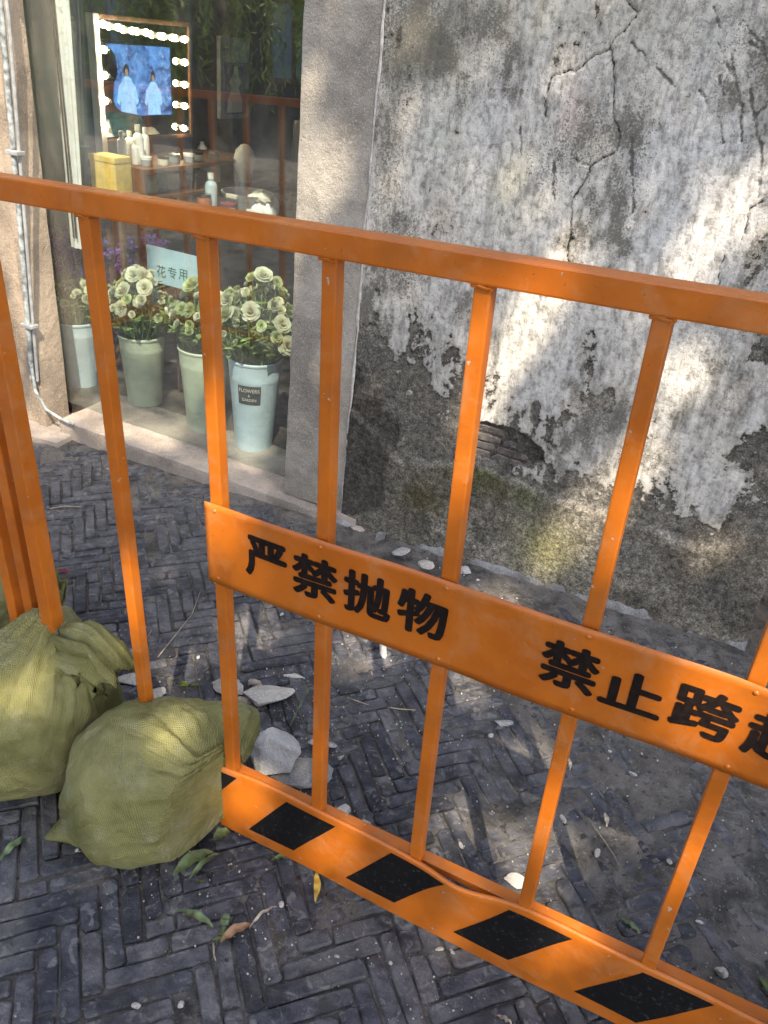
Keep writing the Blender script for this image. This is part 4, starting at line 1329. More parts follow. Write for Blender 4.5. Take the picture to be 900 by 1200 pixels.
# framed picture on the boarded wall
PU = SL + 0.019
p0, p1 = on_wall(257, 42, 'u', PU + 0.02), on_wall(291, 138, 'u', PU + 0.02)
t = thing('framed_picture', 'tall framed picture of a pale figure on the boarded wall right of the mirror', 'picture')
MB().box((PU + 0.001, p0.y, p1.z), (PU + 0.025, p1.y, p0.z), 0.004).build('frame', M['grey'], t)
w_ = p1.y - p0.y; h_ = p0.z - p1.z
MB().box((PU + 0.0252, p0.y + w_ * .12, p1.z + h_ * .06), (PU + 0.0275, p1.y - w_ * .12, p0.z - h_ * .30)).build('print', M['navy'], t)
pm = MB(); cx = (p0.y + p1.y) / 2
prof = [(0.30, .08), (0.26, .25), (0.13, .38), (0.22, .46), (0.12, .54), (0.08, .60), (0.07, .66)]
vs = []
for a, b_ in prof:
    vs += [(PU + 0.0282, cx - a * w_, p1.z + b_ * h_), (PU + 0.0282, cx + a * w_ * .8, p1.z + b_ * h_)]
pm.add(vs, [(2 * i, 2 * i + 1, 2 * i + 3, 2 * i + 2) for i in range(len(prof) - 1)]).build('printed_figure', M['cream'], t)
# dark red curtain in the depth of the shop
cu = MB()
c0_ = on_wall(318, 110, 'v', 3.2)
for off in (0, 0.006):
    cu.grid(lambda s, t_: (c0_.x - 0.16 + 0.5 * s, 3.2 + off + 0.03 * math.sin(s * 30 + t_), -0.008 + 2.5 * t_), 60, 6)
o = tag(cu.build('red_curtain', M['red'], None, 'all'), 'dark red hanging curtain deep inside the shop', 'curtain')
o.matrix_world = WF


# ------------------------------------------------------------------ buckets and flowers
def bucket(label, base, rb, rt, h, mat, rz=0.0):
    t = thing('flower_bucket', label, 'bucket', None, base, rz)
    MB().lathe([(0.0005, 0.0), (rb, 0.0), (rb * 1.01, 0.006), (rb + (rt - rb) * .78, h * .78), (rb + (rt - rb) * .785 + 0.002, h * .80), (rb + (rt - rb) * .80, h * .82),
                (rt * 0.995, h - 0.012), (rt - 0.004, h - 0.012), (rb - 0.004, 0.012), (0.0005, 0.012)], 40).build('bucket_body', mat, t, smooth=True)
    MB().lathe([(rt - 0.003, h - 0.0115), (rt + 0.003, h - 0.010), (rt + 0.004, h - 0.004), (rt, h), (rt - 0.003, h - 0.003), (rt - 0.0035, h - 0.0115)], 40).build('rim', mat, t, smooth=True)
    return t


def petal(seed, r0, r1, h, a0, half, n=4, m=3, curl=0.0):
    vs = []
    rr = random.Random(seed)
    w1, w2 = rr.uniform(0, 6), rr.uniform(0.6, 1.4)
    for j in range(n + 1):
        t_ = j / n
        for i in range(m + 1):
            s_ = i / m * 2 - 1
            a = a0 + s_ * half * (0.55 + 0.55 * math.sin(math.pi * min(t_ * 0.75 + 0.05, 1)))
            rad = r0 + (r1 - r0) * (t_ ** 1.25) - 0.10 * r1 * s_ * s_ * t_ + curl * max(0, t_ - 0.7) * r1
            z = h * (t_ - (0.20 * s_ * s_ * t_) - curl * 0.5 * max(0, t_ - 0.75)) + 0.03 * r1 * math.sin(w1 + s_ * 3 * w2) * t_
            vs.append((rad * math.cos(a), rad * math.sin(a), z))
    fs = [(j * (m + 1) + i, j * (m + 1) + i + 1, (j + 1) * (m + 1) + i + 1, (j + 1) * (m + 1) + i) for j in range(n) for i in range(m)]
    return vs, fs


def rose(seed, openness=1.0):
    rr = random.Random(seed)
    mb = MB()
    for k, (r0, r1, h, n) in enumerate([(0.001, 0.007, 0.030, 3), (0.003, 0.013, 0.032, 4), (0.004, 0.021 * openness, 0.030, 5), (0.004, 0.030 * openness, 0.026, 5), (0.004, 0.036 * openness, 0.018, 5)]):
        for i in range(n):
            a = 2 * math.pi * i / n + k * 0.7 + rr.uniform(-.15, .15)
            mb.add(*petal(seed * 50 + k * 7 + i, r0, r1 * rr.uniform(.9, 1.1), h * rr.uniform(.92, 1.08), a, math.pi / n * 1.25, curl=0.35 if k > 1 else 0.0))
    return mb


def bud(seed):
    mb = MB()
    for i in range(5):
        mb.add(*petal(seed + i, 0.004, 0.009, 0.032, i * 1.257, 0.8))
    return mb


rose_me = {}
for mk in ('petalw', 'petalg', 'petalc'):
    rose_me[mk] = [rose(s, op).mesh('flower', M[mk], 'all') for s, op in ((1, 1.0), (2, 0.8), (3, 1.1), (4, 0.65))]
bud_me = [bud(90 + i * 9).mesh('flower_bud', M['petalg'], 'all') for i in range(2)]
fr_ = random.Random(21)


def leaf_blade(mb, base, tip, width, up=Vector((0, 0, 1)), sag=0.15):
    base, tip = Vector(base), Vector(tip)
    d = tip - base
    side = d.cross(up)
    side = side.normalized() if side.length > 1e-6 else Vector((1, 0, 0))
    vs = []
    for t_, w_ in ((0, 0.08), (0.25, 0.8), (0.5, 1.0), (0.78, 0.62), (1.0, 0.02)):
        c = base + d * t_ - up * (sag * d.length * t_ * t_)
        vs += [c - side * width * w_ * .5, c + up * width * -0.12, c + side * width * w_ * .5]
    fs = []
    for k in range(4):
        fs += [(3 * k, 3 * k + 1, 3 * k + 4, 3 * k + 3), (3 * k + 1, 3 * k + 2, 3 * k + 5, 3 * k + 4)]
    mb.add(vs, fs)


def bunch(label, base, h, rt, heads, kinds, spread, rise, seed):
    """lisianthus bunch standing in a bucket: stems rise from the water, heads fan out"""
    r = random.Random(seed)
    t = thing('flower_bunch', label, 'flowers', None, base)
    stems = MB(); leaves = MB()
    for k in range(heads):
        f_ = math.sqrt((k + 0.5) / heads)
        a = k * 2.39996 + r.uniform(-.2, .2)
        tx, ty = spread * f_ * math.cos(a), spread * f_ * math.sin(a) * 0.85
        tz = h + rise * (1.0 - 0.55 * f_ ** 1.6) * r.uniform(0.78, 1.12) + r.uniform(-.03, .03)
        bx, by = 0.4 * rt * math.cos(a + 2.4), 0.4 * rt * math.sin(a + 2.4)
        mid = (tx * 0.45, ty * 0.45, h - 0.01)
        stems.tube([(bx, by, 0.014), mid, (tx * .85, ty * .85, (h + tz) / 2), (tx, ty, tz)], 0.0026, 5, False)
        tilt = Vector((tx * 1.6 + r.gauss(0, .06), ty * 1.6 - 0.08 + r.gauss(0, .06), 0.15)).normalized()
        o = link('flower', r.choice(rose_me[r.choice(kinds)]), t) if r.random() > 0.24 else link('flower_bud', r.choice(bud_me), t)
        sc_ = r.choice((0.45, 0.55, 0.65, 0.75, 0.85, 0.9)) * r.uniform(0.9, 1.1)
        o.matrix_local = Matrix.Translation((tx, ty, tz)) @ tilt.to_track_quat('Z', 'Y').to_matrix().to_4x4() @ Matrix.Rotation(r.uniform(0, 6), 4, 'Z') @ Matrix.Scale(sc_, 4)
        for q in range(4):
            aa = r.uniform(0, 6.28); zz = h + 0.01 + (tz - h) * r.uniform(.2, .85)
            b0 = Vector((tx * zz / tz, ty * zz / tz, zz))
            leaf_blade(leaves, b0, b0 + Vector((math.cos(aa) * .05, math.sin(aa) * .05, r.uniform(.0, .04))), 0.022)
    for k in range(26):
        a = r.uniform(0, 6.28); q = rt * r.uniform(.2, .86)
        stems.tube([(q * .6 * math.cos(a), q * .6 * math.sin(a), 0.02), (q * math.cos(a), q * math.sin(a), h - 0.006), (q * 1.15 * math.cos(a), q * 1.15 * math.sin(a), h + r.uniform(.03, .09))], 0.0026, 5, False)
    stems.build('stems', M['stem'], t)['kind'] = 'stuff'
    leaves.build('leaves', M['stem'], t)['kind'] = 'stuff'
    return t


BK = [((-1.235, 0.30, -0.009), 0.065, 0.088, 0.285, 'bluebkt', 'pale blue flower bucket in the window corner by the stone jamb'),
      ((-0.900, 0.315, -0.009), 0.068, 0.092, 0.30, 'greenbkt', 'pale green flower bucket standing next to the corner bucket'),
      ((-0.555, 0.275, -0.009), 0.070, 0.098, 0.34, 'greenbkt', 'pale green flower bucket beside the labelled blue bucket'),
      ((-0.312, 0.262, -0.009), 0.070, 0.100, 0.365, 'bluebkt', 'pale blue flower bucket with a black label next to the stone pillar')]
FL = ['white roses over dry stems in the corner bucket', 'white and green lisianthus bunch in the pale green bucket by the corner',
      'white lisianthus bunch below the blue sign card', 'full bunch of pale green lisianthus in the labelled bucket']
for k, (b0, rb, rt, h, mk, lab) in enumerate(BK):
    bk = bucket(lab, b0, rb, rt, h, M[mk], R(0))
    bunch(FL[k], (b0[0], b0[1], b0[2]), h, rt, (26, 52, 52, 90)[k], (['petalw', 'petalc'], ['petalw', 'petalc', 'petalg', 'petalw'], ['petalw', 'petalg', 'petalc'], ['petalg', 'petalg', 'petalw', 'petalc'])[k],
          (0.13, 0.155, 0.14, 0.17)[k], (0.16, 0.22, 0.20, 0.27)[k], 300 + k)
    last = (bk, b0, rb, rt, h)


def text_mesh(body, size, bold=0.0):
    cu_ = bpy.data.curves.new('text', 'FONT')
    cu_.body = body; cu_.size = size; cu_.offset = bold; cu_.align_x = 'CENTER'; cu_.align_y = 'CENTER'
    cu_.resolution_u = 3
    o = bpy.data.objects.new('text', cu_); C.objects.link(o)
    dg = bpy.context.evaluated_depsgraph_get(); dg.update()
    me = bpy.data.meshes.new_from_object(o.evaluated_get(dg))
    bpy.data.objects.remove(o)
    return me


# black label on the last bucket, lettering bent round it
bk, b0, rb, rt, h = last
lr = lambda z: rb + (rt - rb) * (z / h) * 1.0 + 0.0016
ca_ = math.atan2(-0.262 - 2.07, 0.312 + 1.354) + R(-14)
lb = MB().grid(lambda s, t_: (lr(.205 + .075 * t_) * math.cos(ca_ + (s - .5) * .95), lr(.205 + .075 * t_) * math.sin(ca_ + (s - .5) * .95), .205 + .075 * t_), 12, 2).build('label_plate', simple('label_black', (0.035, 0.04, 0.045), 0.5), bk, smooth='all')
for txt, zz, sz in (('FLOWERS', 0.261, 0.021), ('&', 0.242, 0.014), ('GARDEN', 0.224, 0.016)):
    me = text_mesh(txt, sz)
    for v in me.vertices:
        z = zz + v.co.y; a = ca_ + v.co.x / lr(z) * 0.85
        v.co = ((lr(z) + .0008) * math.cos(a), (lr(z) + .0008) * math.sin(a), z)
    me.materials.clear(); me.materials.append(M['cream'])
    link('lettering', me, lb)


def spikes(label, base, h, n, spread, rise, seed):
    """purple statice: thin branching stems with many tiny bells"""
    r = random.Random(seed)
    t = thing('flower_bunch', label, 'flowers', None, base)
    st_ = MB(); fl = MB()
    for k in range(n):
        a = r.uniform(0, 6.28); q = spread * math.sqrt(r.random())
        tip = Vector((q * math.cos(a), q * math.sin(a), h + rise * r.uniform(.45, 1.0)))
        st_.tube([(0.1 * tip.x, 0.1 * tip.y, 0.012), (0.4 * tip.x, .4 * tip.y, h), tip], 0.002, 4, False)
        for j in range(30):
            c = tip + Vector((r.gauss(0, .018), r.gauss(0, .018), r.uniform(-.07, .02)))
            s_ = r.uniform(.005, .010)
            d = Vector((r.gauss(0, 1), r.gauss(0, 1), r.gauss(.4, 1))).normalized()
            u_ = d.orthogonal().normalized() * s_; v_ = d.cross(u_)
            fl.add([c - d * s_ * 1.2, c + u_, c + v_, c - u_, c - v_], [(0, 1, 2), (0, 2, 3), (0, 3, 4), (0, 4, 1), (1, 4, 3, 2)])
    st_.build('stems', M['stem'], t)['kind'] = 'stuff'
    fl.build('blossoms', M['petalp'], t)['kind'] = 'stuff'


pv = thing('flower_bucket', 'dark flower bucket half hidden behind the front row, holding purple flowers', 'bucket', None, (-1.40, 0.47, -0.009))
MB().lathe([(0.0005, 0), (0.07, 0), (0.092, 0.30), (0.088, 0.30), (0.066, 0.012), (0.0005, 0.012)], 28).build('bucket_body', M['grey'], pv, smooth=True)
MB().lathe([(0.091, 0.295), (0.096, 0.30), (0.092, 0.306), (0.088, 0.3005)], 28).build('rim', M['grey'], pv, smooth=True)
spikes('purple statice bunch behind the white roses by the jamb', (-1.40, 0.47, -0.009), 0.30, 60, 0.16, 0.29, 5)
pv = thing('flower_bucket', 'second dark flower bucket of purple flowers standing deeper in the shop', 'bucket', None, (-1.15, 0.62, -0.009))
MB().lathe([(0.0005, 0), (0.07, 0), (0.092, 0.30), (0.088, 0.30), (0.066, 0.012), (0.0005, 0.012)], 28).build('bucket_body', M['grey'], pv, smooth=True)
MB().lathe([(0.091, 0.295), (0.096, 0.30), (0.092, 0.306), (0.088, 0.3005)], 28).build('rim', M['grey'], pv, smooth=True)
spikes('smaller purple statice bunch between the white bunches deeper in the shop', (-1.15, 0.62, -0.009), 0.30, 34, 0.12, 0.30, 6)

# pale blue sign card among the flowers
c_a, c_b = on_wall(171, 286, 'v', 0.47), on_wall(236, 345, 'v', 0.47)
sg = thing('sign_card', 'pale blue sign card with Chinese lettering among the flowers', 'sign')
MB().box((c_a.x, 0.470, c_b.z), (c_b.x, 0.474, c_a.z), 0.001).build('card', M['card'], sg)
MB().tube([((c_a.x + c_b.x) / 2, 0.478, c_b.z + 0.02), ((c_a.x + c_b.x) / 2, 0.478, -0.01)], 0.004, 6).build('stick', M['wood'], sg)
for k, ch in enumerate('花专用'):
    p = on_wall(189 + 13.0 * k, 319 + 2 * k, 'v', 0.469)
    me = text_mesh(ch, 0.050, 0.0004)
    me.transform(Matrix.Translation((p.x, 0.4685, p.z)) @ Matrix.Rotation(R(90), 4, 'X'))
    me.materials.clear(); me.materials.append(M['cardtext'])
    link('lettering', me, sg)


# ================================================================== ORANGE BARRIER
FY = 0.872            # centre plane of the barrier
BARS = [-0.897, -0.690, -0.497, -0.297, -0.098, 0.104, 0.304, 0.504, 0.704]
RT, RB = 1.2005, 1.1665


def square_tube(mb, x, y, z0, z1, half, bev=0.0025):
    return mb.box((x - half, y - half, z0), (x + half, y + half, z1), bev)


def weld(mb, x, z, y=FY - 0.012):
    for sx in (-1, 1):
        mb.tube([(x + sx * 0.0115, y - 0.002, z), (x + sx * 0.0115, y + 0.022, z)], 0.0028, 6)
    mb.tube([(x - 0.0115, y - 0.001, z), (x - 0.003, y - 0.0022, z + 0.0012), (x + 0.005, y - 0.001, z - 0.0008), (x + 0.0115, y - 0.001, z)], 0.0024, 6)


fence = empty('barrier_panel', (0.0, FY, 0.0), 'orange steel barrier panel with a lettered warning board and striped kick plate', 'barrier')


def fpart(mb, name, mat, parent=None, smooth=False):
    """coordinates are given in the street frame; the barrier stands at (0, FY, 0)"""
    mb.v = [(a, b - FY, c) for a, b, c in mb.v]
    return mb.build(name, mat, parent or fence, smooth)


fpart(MB().box((-1.160, FY - 0.017, RB), (0.86, FY + 0.017, RT), 0.003), 'top_rail', M['orange'])
for k, x in enumerate(BARS):
    m = MB()
    low = 0.166 if 1 <= k <= 7 else 0.03
    square_tube(m, x, FY, low, RB - 0.0005, 0.0108)
    weld(m, x, RB - 0.002)
    fpart(m, 'bar', M['orange'])
for x in (-1.128, 0.842):
    m = MB(); square_tube(m, x, FY, 0.004, RB - 0.0005, 0.0155)
    fpart(m, 'end_post', M['orange'])
fpart(MB().box((-1.112, FY - 0.012, 0.035), (-0.714, FY + 0.012, 0.059), 0.0025), 'bottom_rail', M['orange'])

# warning board: thin sheet riveted in front of the bars, slightly buckled
BX0, BX1, BZ0, BZ1 = -0.7075, 0.515, 0.6165, 0.7665
BFY = FY - 0.0145


def board_y(x, z):
    t = (z - BZ0) / (BZ1 - BZ0)
    y = 0.0016 * math.sin(x * 17 + 1.0) + 0.0005 * math.sin(x * 41 + z * 30)
    y -= 0.010 * math.exp(-((x - 0.165) / 0.07) ** 2) * t ** 3
    y -= 0.003 * math.exp(-((x + 0.02) / 0.10) ** 2) * t
    return BFY - 0.002 - 0.0008 + y - 0.0012


bd = MB()
nu, nv = 150, 12
bd.grid(lambda s, t: (BX0 + (BX1 - BX0) * s, board_y(BX0 + (BX1 - BX0) * s, BZ0 + (BZ1 - BZ0) * t), BZ0 + (BZ1 - BZ0) * t), nu, nv)
bd.grid(lambda s, t: (BX1 - (BX1 - BX0) * s, board_y(BX1 - (BX1 - BX0) * s, BZ0 + (BZ1 - BZ0) * t) + 0.0014, BZ0 + (BZ1 - BZ0) * t), nu, nv)
n0 = (nu + 1) * (nv + 1)
for i in range(nu):
    a, b_ = i, i + 1
    c, d = n0 + nu - i, n0 + nu - i - 1
    bd.f.append((a, c, d, b_))
    bd.f.append((nv * (nu + 1) + a, nv * (nu + 1) + b_, nv * (nu + 1) + d, nv * (nu + 1) + c))
for j in range(nv):
    bd.f.append((j * (nu + 1), (j + 1) * (nu + 1), n0 + (j + 1) * (nu + 1) + nu, n0 + j * (nu + 1) + nu))
board = fpart(bd, 'warning_board', M['orange'], None, 'all')
for x in BARS[1:8]:
    for z in (BZ0 + 0.012, BZ1 - 0.012):
        if x > BX1:
            continue
        yy = board_y(x, z)
        fpart(MB().lathe([(0.0001, 0.0022), (0.002, 0.0019), (0.0034, 0.0008), (0.0036, 0.0)], 10).add([], []), 'rivet', M['orange'], board, 'all').matrix_local = \
            Matrix.Translation((x + 0.002, yy - FY, z)) @ Matrix.Rotation(R(90), 4, 'X') @ Matrix.Translation((0, FY, 0))
for ch, cx in zip('严禁抛物禁止跨越', (-0.5915, -0.5035, -0.4150, -0.3270, -0.1110, -0.0275, 0.0610, 0.1490)):
    me = text_mesh(ch, 0.08)
    co = np.array([v.co[:] for v in me.vertices])
    lo, hi = co.min(0), co.max(0)
    wd, ht = 0.0790, 0.0770
    if ch == '止': wd, ht = 0.080, 0.066
    bm = bmesh.new(); bm.from_mesh(me)
    for q in range(1, 12):
        bmesh.ops.bisect_plane(bm, geom=bm.verts[:] + bm.edges[:] + bm.faces[:], plane_co=(lo[0] + (hi[0] - lo[0]) * q / 12, 0, 0), plane_no=(1, 0, 0))
        bmesh.ops.bisect_plane(bm, geom=bm.verts[:] + bm.edges[:] + bm.faces[:], plane_co=(0, lo[1] + (hi[1] - lo[1]) * q / 12, 0), plane_no=(0, 1, 0))
    # heavy strokes: the glyph is laid down several times, each a hair off and a hair higher
    src = bm.verts[:] + bm.edges[:] + bm.faces[:]
    layer = {v: 0 for v in bm.verts}
    for q in range(8):
        d_ = bmesh.ops.duplicate(bm, geom=src)
        for g in d_['geom']:
            if isinstance(g, bmesh.types.BMVert):
                g.co.x += 0.0030 * math.cos(q * math.pi / 4); g.co.y += 0.0024 * math.sin(q * math.pi / 4)
                layer[g] = q + 1
    lo = lo - 0.003; hi = hi + 0.003
    for v in bm.verts:
        x = cx + ((v.co.x - lo[0]) / (hi[0] - lo[0]) - 0.5) * wd
        z = 0.6975 + ((v.co.y - lo[1]) / (hi[1] - lo[1]) - 0.5) * ht - (0.006 if ch == '止' else 0)
        v.co = (x, board_y(x, z) - 0.0010 - 0.00004 * layer[v] - FY, z)
    bmesh.ops.triangulate(bm, faces=bm.faces[:])
    bm.to_mesh(me); bm.free()
    me.materials.clear(); me.materials.append(M['letter'])
    link('letter', me, board)

# kick plate: sheet with a rolled upper lip, dented
PX0, PX1, PZ0, PZ1 = -0.716, 0.62, 0.010, 0.176
prg = random.Random(4)


def plate_y(x, z):
    t = (z - PZ0) / (PZ1 - PZ0)
    d = 0.0025 * math.sin(x * 9 + 0.4) + 0.0018 * math.sin(x * 23 + z * 20)
    d -= 0.010 * math.exp(-((x + 0.215) / 0.045) ** 2) * max(0, t - 0.55) * 2
    return FY - 0.0165 + d * (0.35 + 0.65 * t)


def plate_z(x, t):
    return PZ0 + (PZ1 - PZ0) * t + 0.004 * t * math.sin(x * 13 + 2) - 0.006 * t * math.exp(-((x + 0.18) / 0.05) ** 2) + 0.003 * (1 - t) * math.sin(x * 8)


pk = MB()
prof_n = 22


def plate_pt(s, q):
    x = PX0 + (PX1 - PX0) * s
    if q <= 0.72:
        t = q / 0.72
        z = plate_z(x, t)
        return (x, plate_y(x, z), z)
    a = (q - 0.72) / 0.28 * math.pi * 1.15
    z = plate_z(x, 1.0); y = plate_y(x, z)
    r_ = 0.0048
    return (x, y + r_ - r_ * math.cos(a), z + r_ * math.sin(a))


pk.grid(plate_pt, 170, prof_n)
pk.grid(lambda s, t: (PX1 - (PX1 - PX0) * s, plate_y(PX1 - (PX1 - PX0) * s, plate_z(PX1 - (PX1 - PX0) * s, t)) + 0.0014, plate_z(PX1 - (PX1 - PX0) * s, t)), 170, 8)
plate = fpart(pk, 'kick_plate', M['orange'], None, 'all')
for k in range(-1, 6):
    x0 = -0.646 + 0.2195 * k

    def stripe_pt(s, t):
        x = x0 + 0.103 * s + 0.087 * t + 0.004 * s * t
        x = max(x, PX0 + 0.001)
        z = 0.0415 + 0.127 * t
        return (x, plate_y(x, z) - 0.0006, z)
    if x0 > 0.45:
        continue
    fpart(MB().grid(stripe_pt, 16, 12), 'black_stripe', M['black'], plate, 'all')
fpart(MB().box((PX0 + 0.02, FY + 0.0, 0.150), (PX1 - 0.02, FY + 0.022, 0.1655), 0.002), 'bottom_rail', M['orange'])

# next panel of the line, only its near end in view
f2 = empty('barrier_panel', (-1.2, FY + 0.03, 0.0), 'end of the next orange barrier panel, set close behind the lettered one', 'barrier')
m = MB().box((-1.9, -0.017, RB), (0.020, 0.017, RT), 0.003); m.build('top_rail', M['orange'], f2)
for x in (0.036, -0.018, -0.072, -0.26, -0.46, -0.66, -0.86, -1.06, -1.26, -1.46, -1.66, -1.86):
    m = MB(); square_tube(m, x, 0, 0.005, RB - 0.0005, 0.0135 if x > -0.1 else 0.0108)
    m.build('end_post' if x > -0.1 else 'bar', M['orange'], f2)
MB().box((-1.9, -0.012, 0.035), (-0.090, 0.012, 0.059), 0.0025).build('bottom_rail', M['orange'], f2)

# the line goes on along the street; this panel shows only as a reflection in the shop glass
f3 = empty('barrier_panel', (-3.16, FY + 0.02, 0.0), 'further plain orange barrier panel reflected in the shop window', 'barrier')
MB().box((-2.0, -0.017, RB), (0.0, 0.017, RT), 0.003).build('top_rail', M['orange'], f3)
for k in range(11):
    m = MB(); square_tube(m, -0.016 - k * 0.1968, 0, 0.005 if k in (0, 10) else 0.06, RB - 0.0005, 0.0155 if k in (0, 10) else 0.0108)
    m.build('end_post' if k in (0, 10) else 'bar', M['orange'], f3)
MB().box((-1.96, -0.012, 0.035), (-0.034, 0.012, 0.0595), 0.0025).build('bottom_rail', M['orange'], f3)
for x in (-0.10, -1.90):
    MB().box((x - 0.02, -0.22, 0.0), (x + 0.02, 0.22, 0.034), 0.003).build('foot', M['orange'], f3)


# ================================================================== SANDBAGS
def bag_mesh(name, centre, axes, rot, corners, seed, folds=0.007, nth=220, nph=130, top=None, bars=()):
    """filled woven sack: lumpy flattened body, pulled-out corners, folds that run to the corners"""
    th = np.linspace(0, 2 * np.pi, nth, endpoint=False)
    ph = np.linspace(0.0, np.pi, nph)
    TH, PH = np.meshgrid(th, ph)
    e = 0.86
    sg = lambda a: np.sign(a) * np.abs(a) ** e
    D = np.stack([np.sin(PH) * np.cos(TH), np.sin(PH) * np.sin(TH), np.cos(PH)], -1)
    P = np.stack([sg(D[..., 0]), sg(D[..., 1]), np.sign(D[..., 2]) * np.abs(D[..., 2]) ** 0.92], -1) * np.array(axes)
    r = 1 + 0.13 * (fbm(D[..., 0] * 1.6 + 5, D[..., 1] * 1.6 + D[..., 2] * 1.1, seed, 3) - 0.5) * 2
    P = P * r[..., None]
    disp = np.zeros(TH.shape)
    for (cx, cy, cz), amt, width, k, amp in corners:
        c = np.array([cx, cy, cz], float); c /= np.linalg.norm(c)
        cosang = np.clip((D * c).sum(-1), -1, 1); ang_ = np.arccos(cosang)
        P += c * (amt * np.exp(-(ang_ / width) ** 2))[..., None]
        a = np.cross(c, [0.31, 0.2, 0.93]); a /= np.linalg.norm(a); b = np.cross(c, a)
        psi = np.arctan2((D * b).sum(-1), (D * a).sum(-1))
        # folds: sharp crests around the corner axis
        w1 = fbm(np.cos(psi) * k + 4, np.sin(psi) * k + ang_ * 0.55, seed + 11, 3, 0.6)
        ridge = 1 - np.abs(w1 - 0.5) * 4.0
        w2 = fbm(np.cos(psi) * k * 2.6, np.sin(psi) * k * 2.6 + ang_ * 0.8, seed + 15, 3, 0.6)
        ridge = ridge + 0.55 * (1 - np.abs(w2 - 0.5) * 4.0)
        disp += amp * ridge * np.exp(-((ang_ - 0.2) / 1.25) ** 2) * sstep(0.02, 0.25, ang_)
    w3 = fbm(D[..., 0] * 5 + D[..., 2] * 3, D[..., 1] * 5 - D[..., 2] * 4, seed + 21, 4)
    disp += folds * (0.5 - np.abs(w3 - 0.5) * 3.2)
    disp += folds * 0.2 * (fbm(D[..., 0] * 14, D[..., 1] * 14 + D[..., 2] * 11, seed + 25, 3) - 0.5)
    nrm = D / np.array(axes); nrm /= np.linalg.norm(nrm, axis=-1, keepdims=True)
    P = P + nrm * disp[..., None]
    cz_, sz_ = math.cos(rot[0]), math.sin(rot[0])
    tx, ty = rot[1], rot[2]
    M3 = np.array(Euler((tx, ty, rot[0]), 'XYZ').to_matrix())
    P = P @ M3.T + np.array(centre)
    # settle on the paving: the underside goes flat and bulges a little at the foot
    z = P[..., 2]
    low = np.clip(0.055 - z, 0, None)
    P[..., :2] += (P[..., :2] - np.array(centre)[:2]) * (low * 1.1)[..., None]
    P[..., 2] = np.where(z < 0.05, 0.05 - 0.047 * (1 - np.exp(-(0.05 - z) / 0.047)), z)
    for bx, by in bars:       # the sack is pressed in where it leans on a bar
        t_ = sstep(bx - 0.034, bx - 0.010, P[..., 0])
        P[..., 1] = np.where(P[..., 1] < by + 0.016, P[..., 1] * (1 - t_) + (by + 0.016) * t_, P[..., 1])
    V = P.reshape(-1, 3)
    idx = np.arange(nth * nph).reshape(nph, nth)
    i2 = np.roll(idx, -1, axis=1)
    q = np.stack([idx[:-1], idx[1:], i2[1:], i2[:-1]], -1).reshape(-1, 4)
    me = np_mesh(name, V, q, M['bag'])
    uv = me.uv_layers.new(name='UVMap')
    li = np.zeros(len(me.loops), np.int32); me.loops.foreach_get('vertex_index', li)
    Dv = D.reshape(-1, 3)
    # lay the weave along the sack: wrap by arc length
    uvs = np.stack([np.arcsin(np.clip(Dv[:, 0], -1, 1)) * axes[0] * 9, np.arctan2(Dv[:, 1], Dv[:, 2]) * axes[1] * 9], -1)
    uv.data.foreach_set('uv', uvs[li].astype(np.float32).ravel())
    return me


def sheet_uv(me, k=9.0):
    uv = me.uv_layers.new(name='UVMap')
    for l in me.loops:
        c = me.vertices[l.vertex_index].co
        uv.data[l.index].uv = ((c.x + c.y * 0.4) * k, (c.z + c.y * 0.5) * k)


# the front sack: leans on the barrier foot, one corner pulled out to the left, one tucked behind the bar
s2 = empty('sandbag', (-0.84, 0.80, 0), 'full olive woven sandbag with a pointed corner, lying against the striped kick plate', 'sandbag')
me = bag_mesh('sack', (0.000, -0.004, 0.128), (0.138, 0.150, 0.144), (R(38), R(0), R(-12)),
              [((-1, -0.02, -0.22), 0.034, 0.50, 2.4, 0.007), ((-1, -0.06, -0.36), 0.056, 0.15, 2.4, 0.0), ((0.86, -0.42, 0.15), 0.012, 0.40, 2.6, 0.0080), ((1, 0.30, 0.12), 0.095, 0.42, 2.0, 0.004)], 61, 0.0018, bars=[(0.150, 0.072)])
o = link('sack', me, s2)
tp = Vector((-0.975 + 0.84, 0.700 - 0.80, 0.032))
kn = MB().tube([tp + Vector((0.03, 0.02, 0.004)), tp + Vector((0.008, 0.006, 0.0)), tp + Vector((-0.006, -0.004, 0.001))], [0.012, 0.007, 0.009], 10)
kme = kn.mesh('tied_corner', M['bag'], 'all'); sheet_uv(kme); link('tied_corner', kme, s2)

# the second sack with its neck folded over
s1 = empty('sandbag', (-1.13, 0.80, 0), 'olive woven sandbag with its loose neck folded over at the top', 'sandbag')
me = bag_mesh('sack', (-0.035, -0.005, 0.135), (0.185, 0.150, 0.150), (R(25), R(0), R(-18)),
              [((0.45, 0.35, 0.9), 0.075, 0.50, 3.0, 0.0125), ((-1, -0.2, -0.3), 0.03, 0.4, 2.2, 0.006)], 83, 0.003)
link('sack', me, s1)


